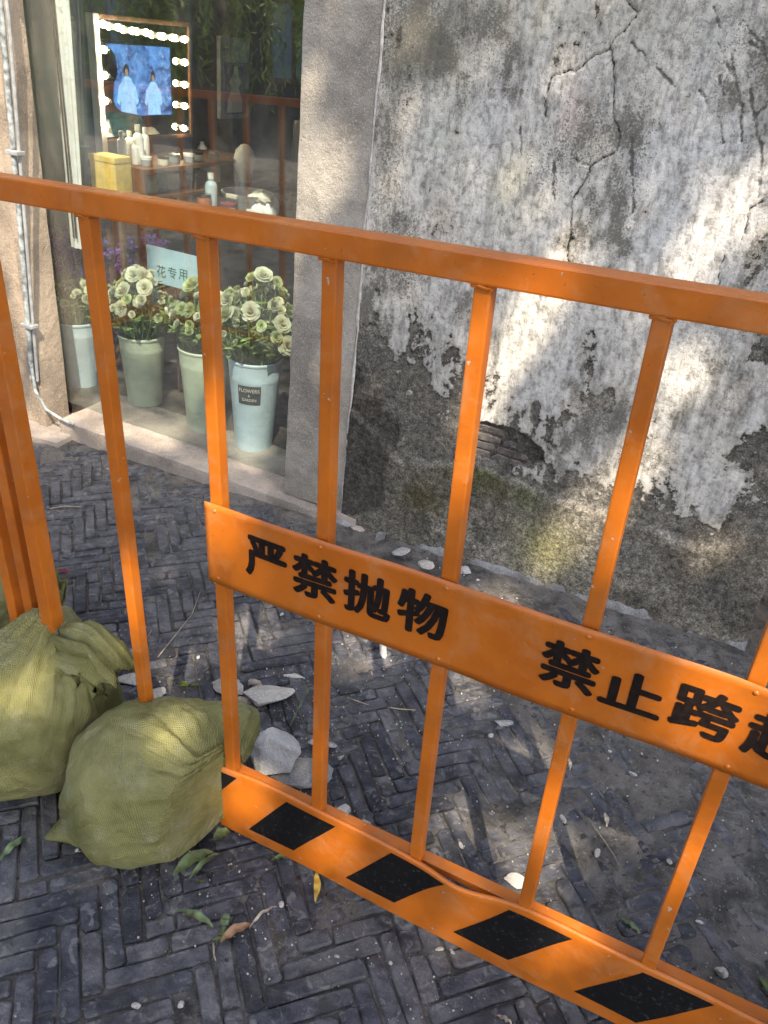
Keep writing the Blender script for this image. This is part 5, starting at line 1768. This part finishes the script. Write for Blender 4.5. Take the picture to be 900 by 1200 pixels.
def neck(name, path, r0, r1, pleats, seed, parent, flat=0.55, n=72):
    """gathered mouth of a sack: a pleated tube that opens out"""
    pts = [Vector(p) for p in path]
    m_ = 16
    vs = []; fs = []
    rr = random.Random(seed)
    phs = [rr.uniform(0, 6.28) for _ in range(4)]
    for j in range(m_ + 1):
        t_ = j / m_
        f_ = t_ * (len(pts) - 1); i = min(int(f_), len(pts) - 2); f_ -= i
        p = pts[i].lerp(pts[i + 1], f_)
        tan = (pts[i + 1] - pts[i]).normalized()
        a = tan.cross(Vector((0.3, 1, 0.1))).normalized(); b = tan.cross(a)
        rad = r0 + (r1 - r0) * t_ ** 1.3
        for k in range(n):
            w = 2 * math.pi * k / n
            q = rad * (1 + 0.16 * math.sin(pleats * w + phs[0]) * (0.4 + 0.6 * t_) + 0.10 * math.sin((pleats * 2 + 1) * w + phs[1] + t_ * 2) + 0.10 * t_ * math.sin(3 * w + phs[2]))
            vs.append(p + a * q * math.cos(w) + b * q * flat * math.sin(w) + tan * (0.012 * t_ * math.sin(5 * w + phs[3])))
    for j in range(m_):
        for k in range(n):
            fs.append((j * n + k, j * n + (k + 1) % n, (j + 1) * n + (k + 1) % n, (j + 1) * n + k))
    # turned-in mouth so the opening has depth
    base = m_ * n
    for j in range(1, 4):
        for k in range(n):
            c = sum((vs[base + q] for q in range(0, n, 6)), Vector()) / (n / 6)
            vs.append(vs[base + k].lerp(c, 0.12 * j) - (pts[-1] - pts[-2]).normalized() * 0.010 * j)
    for j in range(3):
        for k in range(n):
            o0 = base + (j * n); 
            fs.append((o0 + k, o0 + (k + 1) % n, o0 + n + (k + 1) % n, o0 + n + k))
    mb = MB().add(vs, fs)
    me_ = mb.mesh(name, M['bag'], 'all'); sheet_uv(me_)
    return link(name, me_, parent)


neck('folded_neck', [(0.040, 0.050, 0.225), (0.060, 0.060, 0.272), (0.082, 0.070, 0.300), (0.118, 0.080, 0.302), (0.150, 0.085, 0.268)], 0.085, 0.052, 9, 3, s1, 0.75)

# a third sack behind the posts
s3 = empty('sandbag', (-1.53, 0.99, 0), 'olive woven sandbag half hidden behind the barrier end posts', 'sandbag')
me = bag_mesh('sack', (-0.03, 0.0, 0.125), (0.19, 0.14, 0.135), (R(60), 0, R(-10)), [((0.8, 0.2, 0.5), 0.05, 0.4, 2.0, 0.008), ((-1, 0, 0), 0.03, 0.4, 1.5, 0.005)], 97, 0.006)
link('sack', me, s3)
neck('sack_ear', [(0.08, 0.07, 0.13), (0.115, 0.10, 0.17), (0.135, 0.115, 0.20), (0.145, 0.12, 0.225)], 0.05, 0.034, 7, 9, s3, 0.35)


# ================================================================== RUBBLE AND LITTER
def stone_mesh(seed, sx, sy, sz, mat, cuts=9, sub=3, rough=0.09):
    """broken stone: a ball cut by random planes, then roughened"""
    r = random.Random(seed)
    bm = bmesh.new(); bmesh.ops.create_icosphere(bm, subdivisions=sub, radius=1)
    for k in range(cuts):
        n_ = Vector((r.gauss(0, 1), r.gauss(0, 1), r.gauss(0, 1))).normalized(); d = r.uniform(.45, .8)
        for v in bm.verts:
            e = v.co.dot(n_) - d
            if e > 0:
                v.co -= n_ * e
    co = np.array([v.co[:] for v in bm.verts])
    d = rough * 2 * (fbm(co[:, 0] * 4 + co[:, 2] * 3, co[:, 1] * 4 - co[:, 2] * 2, seed, 5, 0.65) - 0.5)
    for v, k in zip(bm.verts, d):
        v.co += v.co.normalized() * float(k)
        v.co = Vector((v.co.x * sx, v.co.y * sy, v.co.z * sz))
    z0_ = min(v.co.z for v in bm.verts)
    for v in bm.verts:
        v.co.z -= z0_
    bm.verts.index_update()
    mb = MB(); mb.v = [v.co[:] for v in bm.verts]; mb.f = [tuple(v.index for v in f.verts) for f in bm.faces]
    bm.free()
    return mb.mesh('stone', mat, 28)


def stone(label, px, py, sx, sy, sz, mk, seed, rz=0.0, tilt=(0, 0), lift=0.0, name='rubble_stone', group=None, cuts=9, sub=3):
    p = at_z(px, py, sz * 0.7 + lift)
    o = link(name, stone_mesh(seed, sx, sy, sz, M[mk], cuts, sub))
    o.matrix_world = Matrix.Translation((p.x, p.y, -0.006 + lift)) @ Matrix.Rotation(R(rz), 4, 'Z') @ Matrix.Rotation(R(tilt[0]), 4, 'X') @ Matrix.Rotation(R(tilt[1]), 4, 'Y')
    return tag(o, label, 'stone', group)


stone('large rough grey stone lying behind the kick plate beside the sandbag', 326, 882, 0.080, 0.066, 0.060, 'rock', 12, 40, (10, -8), cuts=14, sub=4)
stone('flat dark slab under the large rough grey stone', 352, 902, 0.075, 0.05, 0.016, 'mortar', 22, 20)
stone('long pale flat stone slab behind the large grey stone', 312, 812, 0.085, 0.042, 0.013, 'chip', 35, 48, (6, 4), 0.012)
stone('pale broken block beside the sandbag and the flat slab', 268, 800, 0.050, 0.035, 0.022, 'chip', 44, 15, (0, 8))
stone('pale tile fragment leaning behind the front sandbag', 182, 812, 0.036, 0.024, 0.012, 'chip', 51, 60, (5, 0))
stone('cream tile fragment between the sandbags', 158, 795, 0.05, 0.022, 0.012, 'chip', 57, 40)
stone('dark stone wedge behind the sandbag neck', 150, 770, 0.05, 0.03, 0.025, 'mortar', 58, 70)
stone('small grey stone in front of the flat slab', 288, 838, 0.030, 0.022, 0.014, 'rock', 63, 10)
stone('thin pale wedge of stone just right of the large grey stone', 378, 870, 0.036, 0.014, 0.007, 'chip', 70, 25, (0, 5))
stone('speckled white stone flake behind the kick plate', 402, 950, 0.034, 0.020, 0.008, 'chip', 77, 70, (4, 0))
stone('smaller speckled flake beside the speckled white one', 424, 964, 0.020, 0.016, 0.008, 'chip', 78, 20)
stone('white pebble on the dug up soil inside the barrier', 846, 1138, 0.013, 0.010, 0.012, 'chip', 81, 20, name='pebble')
stone('small white pebble on the bricks near the large stone', 399, 886, 0.010, 0.007, 0.007, 'chip', 83, 50, name='pebble')
stone('pale stone on the mortar strip by the wall foot', 500, 660, 0.028, 0.020, 0.016, 'chip', 88, 20, lift=0.024)
stone('flat pale stone lying on the mortar strip', 470, 645, 0.035, 0.02, 0.012, 'rock', 89, 60, lift=0.024)
stone('grey stone at the plaster wall corner', 852, 735, 0.03, 0.022, 0.02, 'mortar', 92, 60, lift=0.02)
stone('long pale stone on the bricks inside the barrier', 448, 760, 0.045, 0.014, 0.008, 'rock', 93, 120)
stone('pale crumbled stone on the muddy bricks', 590, 845, 0.026, 0.016, 0.008, 'rock', 94, 30)
stone('dusty light stone by the foot of a bar', 603, 1030, 0.018, 0.03, 0.007, 'chip', 95, 110)

for lab, px, py, sx_, sy_, sz_, mk, sd_, rz_ in [
        ('small tan stone wedged beside the flat slab', 300, 800, 0.022, 0.016, 0.016, 'step', 202, 10),
        ('tan brick fragment by the bar foot behind the sandbag', 282, 820, 0.026, 0.014, 0.015, 'step', 204, 35),
        ('thin pale sliver of stone on the bricks past the rubble', 345, 790, 0.030, 0.008, 0.006, 'chip', 205, 20),
        ('brown stone against the back of the kick plate', 448, 978, 0.020, 0.014, 0.012, 'step', 207, 10),
        ('round grey pebble on the muddy bricks', 742, 905, 0.010, 0.008, 0.008, 'rock', 208, 0),
        ('flat tan stone at the wall foot by the pillar', 420, 618, 0.030, 0.018, 0.012, 'step', 209, 15),
        ('dark rubble lump at the wall foot by the pillar', 445, 628, 0.026, 0.018, 0.018, 'mortar', 210, 65),
        ('pale rubble lump at the wall foot', 545, 668, 0.022, 0.016, 0.016, 'rock', 211, 25)]:
    stone(lab, px, py, sx_, sy_, sz_, mk, sd_, rz_)
cr_ = random.Random(17)
chip_me = [stone_mesh(500 + k, 1, 1, 0.6, M['chip'], 7, 2) for k in range(5)]
spots = [(640, 790), (575, 862), (700, 1000), (715, 880), (458, 1128), (90, 996), (350, 1000), (515, 1112), (160, 1178), (212, 1177), (785, 1010), (660, 960), (820, 1080),
         (300, 700), (275, 690), (330, 720), (232, 770), (560, 680), (430, 965), (330, 1060), (395, 1120), (540, 990), (530, 1115), (690, 820)]
for k, (px, py) in enumerate(spots):
    p = at_z(px, py, 0.002)
    o = link('stone_chip', cr_.choice(chip_me))
    s_ = cr_.uniform(0.0035, 0.0075)
    o.matrix_world = Matrix.Translation((p.x, p.y, -0.001)) @ Matrix.Rotation(cr_.uniform(0, 6), 4, 'Z') @ Matrix.Diagonal((s_ * cr_.uniform(.9, 1.8), s_, s_, 1))
    tag(o, 'tiny pale stone chip lying on the paving', 'stone chip', 'stone chips scattered on the paving')
# grit: nobody could count it
gm = MB()
for k in range(3000):
    q = cr_.random()
    if q < 0.55:
        x, y = cr_.uniform(-1.3, 0.45), 0.89 + 1.15 * cr_.random() ** 1.2
    elif q < 0.75:
        x, y = cr_.gauss(-0.75, 0.16), cr_.gauss(1.25, 0.20)
    elif q < 0.9:
        x, y = cr_.uniform(-0.8, 0.4), 0.80 - abs(cr_.gauss(0, 0.09))
    else:
        x, y = cr_.uniform(-2.8, 0.3), cr_.uniform(0.35, 2.0)
    s_ = 0.0006 + 0.0024 * cr_.random() ** 4
    u_ = cr_.uniform(0, 6.28); c_, d_ = math.cos(u_) * s_, math.sin(u_) * s_
    z = 0.0 + float(0.002 * cr_.random())
    gm.add([(x + c_ * 1.3, y + d_ * 1.3, z), (x - d_, y + c_, z), (x - c_, y - d_, z), (x + d_ * .8, y - c_ * .8, z), (x + c_ * .2, y, z + s_ * 1.1), (x, y, z - s_ * 2)],
           [(0, 1, 4), (1, 2, 4), (2, 3, 4), (3, 0, 4), (1, 0, 5), (2, 1, 5), (3, 2, 5), (0, 3, 5)])
tag(gm.build('grit', M['chip']), 'pale grit and mortar crumbs strewn over the paving', 'grit', kind='stuff')


def leaf(label, a, b, width, mat, curl=0.15, z=0.006, name='fallen_leaf'):
    pa, pb = at_z(*a, z), at_z(*b, z)
    d = pb - pa
    L = d.length; d.normalize()
    side = Vector((-d.y, d.x, 0))
    n = 12
    mb = MB(); vs = []; fs = []
    for k in range(n + 1):
        t_ = k / n
        w_ = width * (math.sin(math.pi * min(1, t_ * 0.96 + 0.02)) ** 0.8)
        lift = curl * L * 0.25 * math.sin(math.pi * t_) + 0.002 * math.sin(t_ * 17)
        c = pa + d * (L * t_) + side * (0.06 * L * math.sin(t_ * 3.0))
        for s_ in (-1, -0.5, 0, 0.5, 1):
            vs.append(c - Vector((pa.x, pa.y, 0)) + side * (w_ * 0.5 * s_) + Vector((0, 0, lift + 0.16 * w_ * abs(s_) + 0.001 * math.sin(k * 1.7 + s_ * 2))))
    for k in range(n):
        for i in range(4):
            fs.append((k * 5 + i, k * 5 + i + 1, (k + 1) * 5 + i + 1, (k + 1) * 5 + i))
    mb.add(vs, fs)
    nv_ = len(vs)
    mb.add([v + Vector((0, 0, -0.0006)) for v in vs], [tuple(reversed(f)) for f in fs])
    o = mb.build(name, mat, None, 'all')
    o.location = (pa.x, pa.y, 0)
    return tag(o, label, 'leaf')


leaf('bright green willow leaf on the dark bricks', (207, 1067), (250, 1087), 0.014, M['leafg'], 0.3)
leaf('curled brown leaf on the dark bricks', (258, 1104), (296, 1084), 0.018, M['leafb'], 0.4)
leaf('pale dry leaf stalk curling beside the brown leaf', (292, 1088), (325, 1062), 0.006, M['straw'], 0.5)
leaf('yellow pointed leaf below the kick plate', (370, 1022), (369, 1056), 0.013, M['leafy'], 0.2)
leaf('round green leaf at the corner of the kick plate', (250, 984), (270, 974), 0.026, M['leafg'], 0.2, 0.012)
leaf('broad green leaf sticking out from under the front sandbag', (203, 1026), (250, 998), 0.028, M['leafg'], 0.35, 0.012)
leaf('narrow green leaf behind the broad one by the sandbag', (222, 1030), (258, 1000), 0.012, M['leafg'], 0.3, 0.006)
leaf('dull green leaf under the second sandbag', (0, 1008), (32, 980), 0.016, M['leafg'], 0.2)
leaf('green leaf lying along the foot of the kick plate', (318, 1008), (342, 1004), 0.012, M['leafg'], 0.2)
leaf('small olive leaf beside the curled brown leaf', (262, 1090), (268, 1070), 0.016, M['leafg'], 0.4)
leaf('pale willow leaf on the scraped soil', (727, 1076), (750, 1094), 0.010, M['leafg'], 0.2)
leaf('pale bleached leaf on the scraped soil between the bars', (708, 952), (711, 968), 0.010, M['straw'], 0.2)
leaf('short bleached leaf by the nearer bar', (666, 888), (668, 902), 0.008, M['straw'], 0.2)
leaf('red petal on the bricks by the end post', (68, 668), (80, 671), 0.016, M['red'], 0.2)
leaf('pale leaf on the bricks beyond the plate corner', (582, 1190), (600, 1200), 0.008, M['straw'], 0.2)


def twig(label, pts, r, mat=None, z=0.004):
    o = MB().tube([at_z(x, y, z + 0.003 * (k % 2)) for k, (x, y) in enumerate(pts)], [r * (1 - 0.5 * k / len(pts)) for k in range(len(pts))], 6).build('twig', mat or M['straw'], None, 'all')
    return tag(o, label, 'twig')


twig('thin pale straw bent on the scraped soil', [(694, 966), (708, 985), (720, 1003), (727, 1018)], 0.0016)
twig('pale twig beside the weed near the front sandbag', [(165, 765), (172, 748), (178, 738)], 0.002)
twig('long thin twig on the bricks behind the bars', [(185, 770), (205, 745), (225, 720), (236, 690)], 0.0016)
twig('short straw on the bricks inside the barrier', [(406, 817), (420, 822), (432, 826)], 0.0018)
twig('short pale straw near the warning board', [(455, 829), (470, 831), (487, 832)], 0.0018)
twig('thin stalk by the curled brown leaf', [(250, 1105), (251, 1120), (253, 1126)], 0.002)
twig('dark thin straw leaning on the flat slab', [(298, 822), (302, 812), (303, 800)], 0.003, z=0.02)
twig('green straw stalk across the rubble', [(340, 850), (352, 826), (362, 806)], 0.0022, M['leafg'], 0.01)
twig('thin straw on the far bricks', [(58, 596), (76, 593), (95, 594)], 0.002)


def weed(label, px, py, n, size, seed):
    r = random.Random(seed)
    p = at_z(px, py, 0.0)
    t = empty('weed', (p.x, p.y, -0.004), label, 'weed')
    for k in range(n):
        a = r.uniform(0, 6.28); e = r.uniform(.4, 1.1)
        m = MB()
        leaf_blade(m, (0, 0, 0.002), (size * math.cos(a) * math.cos(e), size * math.sin(a) * math.cos(e), size * math.sin(e)), size * 0.3, sag=0.25)
        m.build('leaf', M['willow'], t, 'all')


weed('small bright green weed growing behind the sandbags', 222, 802, 6, 0.032, 2)
weed('tiny sprig of grass under the curled brown leaf', 262, 1098, 5, 0.022, 3)
weed('grass tuft at the kick plate end', 905, 1165, 5, 0.035, 4)
weed('tiny green sprout under the sandbag leaves', 234, 1032, 4, 0.014, 5)
weed('green moss sprig at the foot of the stone jamb', 50, 462, 6, 0.03, 6)

# pale stone slab in the street at the foot of the jamb
sl = at_z(60, 490, 0.03)
o = stone_block((-0.42, -0.20, -0.05), (0.27, 0.16, 0.022), 44, 0.008, 0.02).build('stone_slab', M['step'], None, 30)
o.matrix_world = Matrix.Translation((sl.x - 0.10, sl.y + 0.04, 0.0)) @ Matrix.Rotation(R(3), 4, 'Z')
tag(o, 'pale worn stone slab on the ground at the foot of the jamb', 'stone slab')


# ================================================================== ACROSS THE STREET (seen in the glass) AND THE TREES THAT SHADE IT
op = empty('old_house', (-5.0, -9.5, 0), 'low dark old timber house across the street', 'building')
MB().box((-9, -4, -0.05), (9, 0, 3.0)).build('wall', M['facade'], op)
rf = MB().add([(-9.5, 0.7, 2.95), (9.5, 0.7, 2.95), (9.5, -2, 4.1), (-9.5, -2, 4.1), (-9.5, -4.7, 2.95), (9.5, -4.7, 2.95)], [(0, 1, 2, 3), (3, 2, 5, 4), (0, 3, 4), (1, 5, 2), (0, 4, 5, 1)]).build('roof', M['roof'], op)
for k in range(9):
    x = -7.6 + k * 1.9
    for w0, w1 in ((0.9, 2.2),):
        f_ = MB()
        for lo, hi in (((x - .55, 0.0, w0), (x - .48, .06, w1)), ((x + .48, 0, w0), (x + .55, .06, w1)), ((x - .48, 0, w0), (x + .48, .06, w0 + .07)), ((x - .48, 0, w1 - .07), (x + .48, .06, w1)), ((x - .03, 0, w0 + .07), (x + .03, .05, w1 - .07))):
            f_.box(lo, hi)
        wf_ = f_.build('window', M['wood'], op)
        MB().box((x - .48, 0.002, w0 + .07), (x - .03, .02, w1 - .07)).build('pane', M['bluegrey'], wf_)
        MB().box((x + .03, 0.002, w0 + .07), (x + .48, .02, w1 - .07)).build('pane', M['bluegrey'], wf_)
MB().box((-9, 0.002, 2.5), (9, 0.10, 2.7)).build('eaves_beam', M['darkwood'], op)


def tree_wood(root, trunk, limbs):
    m = MB().tube([p for p, _ in trunk], [r for _, r in trunk], 12)
    for pts, r0, r1 in limbs:
        m.tube(pts, [r0 + (r1 - r0) * k / (len(pts) - 1) for k in range(len(pts))], 8)
    return m.build('trunk', M['bark'], root, 'all')


def leaves_np(name, pts, size, mat, root, aspect=0.42, droop=0.0, seed=1):
    """many leaf-sized faces in one crown mesh"""
    r = np.random.RandomState(seed)
    n = len(pts)
    d = r.normal(size=(n, 3)); d[:, 2] -= droop * 2.5
    d /= np.linalg.norm(d, axis=1, keepdims=True)
    q = r.normal(size=(n, 3)); s = np.cross(d, q); s /= np.linalg.norm(s, axis=1, keepdims=True)
    sz = size * r.uniform(0.7, 1.3, size=(n, 1))
    a = pts - d * sz * 0.5; c = pts + d * sz * 0.5
    nrm = np.cross(d, s)
    b = pts + s * sz * aspect * 0.5 + nrm * sz * 0.06; e = pts - s * sz * aspect * 0.5 + nrm * sz * 0.06
    V = np.stack([a, b, c, e], 1).reshape(-1, 3)
    F = np.arange(4 * n).reshape(n, 4)
    return link(name, np_mesh(name, V, F, mat, None, False), root)


# willow whose hanging strands show in the shop glass
wl = empty('willow_tree', (-6.0, -3.4, 0), 'willow with long hanging strands across the street', 'tree')
wr = random.Random(31)
limbs = []; lp = []
for k in range(9):
    a = k * 0.7 + wr.uniform(-.2, .2); L = wr.uniform(1.5, 2.6)
    tipp = Vector((math.cos(a) * L, math.sin(a) * L, 4.6 + wr.uniform(-.3, .8)))
    limbs.append(([Vector((0, 0, 2.6)), Vector((tipp.x * .5, tipp.y * .5, 4.1)), tipp], 0.09, 0.02))
tree_wood(wl, [(Vector((0, 0, -0.1)), 0.24), (Vector((0.05, 0, 1.4)), 0.19), (Vector((0, 0, 2.6)), 0.16), (Vector((-0.05, 0, 4.3)), 0.07)], limbs)
for k in range(620):
    a = wr.uniform(0, 6.28); q = 2.9 * math.sqrt(wr.random())
    x, y = q * math.cos(a), q * math.sin(a)
    z1 = 5.3 - 0.12 * q * q + wr.uniform(-.4, .3)
    z0 = wr.uniform(0.75, 2.6) if wr.random() < 0.75 else wr.uniform(2.5, 3.8)
    n = int((z1 - z0) / 0.035)
    sway = wr.uniform(-.1, .1)
    for j in range(n):
        t_ = j / n
        lp.append((x + sway * t_ + wr.gauss(0, .025), y + wr.gauss(0, .025), z1 + (z0 - z1) * t_))
leaves_np('crown', np.array(lp), 0.11, M['willow'], wl, 0.20, 0.6, 5)

# broad tree on the sunny side: its crown throws the dappled shade
SE1 = SUN.orthogonal().normalized(); SE2 = SUN.cross(SE1)


def sunplane(p):
    return (p.dot(SE1), p.dot(SE2))


lit = []       # where the photograph shows sun flecks: (point, radius)
for px, py, r_ in [(575, 455, .040), (560, 492, .025), (745, 545, .035), (715, 585, .025), (655, 640, .030), (845, 255, .035), (815, 300, .035), (665, 310, .025), (628, 365, .035), (385, 195, .028), (820, 645, .005), (800, 440, .02)]:
    lit.append((at_y(px, py, 2.07), r_))
for px, py, r_ in [(60, 500, .08), (100, 495, .05), (290, 740, .05), (430, 757, .05), (545, 805, .03), (605, 1020, .005), (585, 700, .03), (200, 520, .04), (145, 515, .04), (720, 960, .01)]:
    lit.append((at_z(px, py, 0.0), r_))
for px, py, r_ in [(265, 600, .005), (295, 930, .005), (395, 985, .0), (690, 1090, .005), (880, 800, .02), (155, 700, .02), (640, 950, .01), (790, 1000, .02)]:
    lit.append((at_y(px, py, FY - 0.02), r_))
for px, py, r_ in [(200, 855, .0), (40, 825, .0)]:
    lit.append((at_y(px, py, 0.78), r_))
for px, py, v, r_ in [(93, 425, .22, .12), (285, 470, .18, .10), (300, 350, .22, .22), (260, 330, .22, .16), (180, 330, .28, .20), (130, 340, .28, .14), (220, 430, .2, .08), (290, 510, .18, .06), (325, 340, .22, .12)]:
    lit.append((WF @ on_wall(px, py, 'v', v), r_))
for k in range(9):
    lit.append((WF @ curtain_a.lerp(curtain_b, k / 8.0), 0.14))
lit.append((WF @ Vector(((y_a.x + y_b.x) / 2, 0.45, (y_a.z + y_b.z) / 2)), 0.09))
lit.append((WF @ Vector((SL + 0.07, 0.86, 0.86)), 0.04)); lit.append((WF @ Vector((SL + 0.07, 0.86, 0.96)), 0.04))
for w in (0.4, 0.7, 1.0, 1.3):
    lit.append((WF @ Vector((-1.16, -0.03, w)), 0.06))
litp = np.array([[*sunplane(p), r_] for p, r_ in lit])

tr = empty('street_tree', (3.6, -5.0, 0), 'broad leafy street tree shading the barrier', 'tree')
tl = []
crown_c = Vector((2.35, -4.05, 6.1))
TRP = Vector((3.6, -5.0, 0))
for k in range(12):
    a = k * 0.53 * 2; L = 1.2 + 2.6 * wr.random()
    e = crown_c - TRP + Vector((math.cos(a) * L * 1.2, math.sin(a) * L, wr.uniform(-.6, 1.0)))
    tl.append(([Vector((0, 0, 3.0)), Vector((e.x * .45, e.y * .45, 4.6)), e], 0.10, 0.02))
tree_wood(tr, [(Vector((0, 0, -0.1)), 0.30), (Vector((0.05, 0, 1.5)), 0.24), (Vector((0, 0, 3.0)), 0.20), (Vector((-0.3, 0.2, 5.2)), 0.08)], [])
for k, (pts, r0, r1) in enumerate(tl):
    MB().tube(pts, [r0, (r0 + r1) / 2, r1], 8).build('limb', M['bark'], tr, 'all')
# twig clusters of leaves through the crown
N = 95000
cl_ = np.random.RandomState(3)
P = cl_.uniform(-1, 1, size=(N * 2, 3)); P = P[(P ** 2).sum(1) < 1][:N]
P = P * np.array([4.6, 4.0, 1.15]) + np.array(crown_c)
cn = fbm(P[:, 0] * 1.3 + P[:, 2] * 0.7, P[:, 1] * 1.3 - P[:, 2] * 0.5, 400, 3)
P = P[cn > 0.33 + 0.0 * P[:, 0]]
s1_ = P @ np.array(SE1); s2_ = P @ np.array(SE2)
keep = np.ones(len(P), bool)
wob = 0.03
for a, b_, r_ in litp:
    d = np.hypot(s1_ - a + wob * (fbm(s1_ * 9, s2_ * 9, 77, 2) - .5) * 2, s2_ - b_)
    keep &= d > r_ * 0.75 + 0.062
P = P[keep]
leaves_np('crown', P - np.array(TRP), 0.12, M['leaf'], tr, 0.55, 0.1, 8)
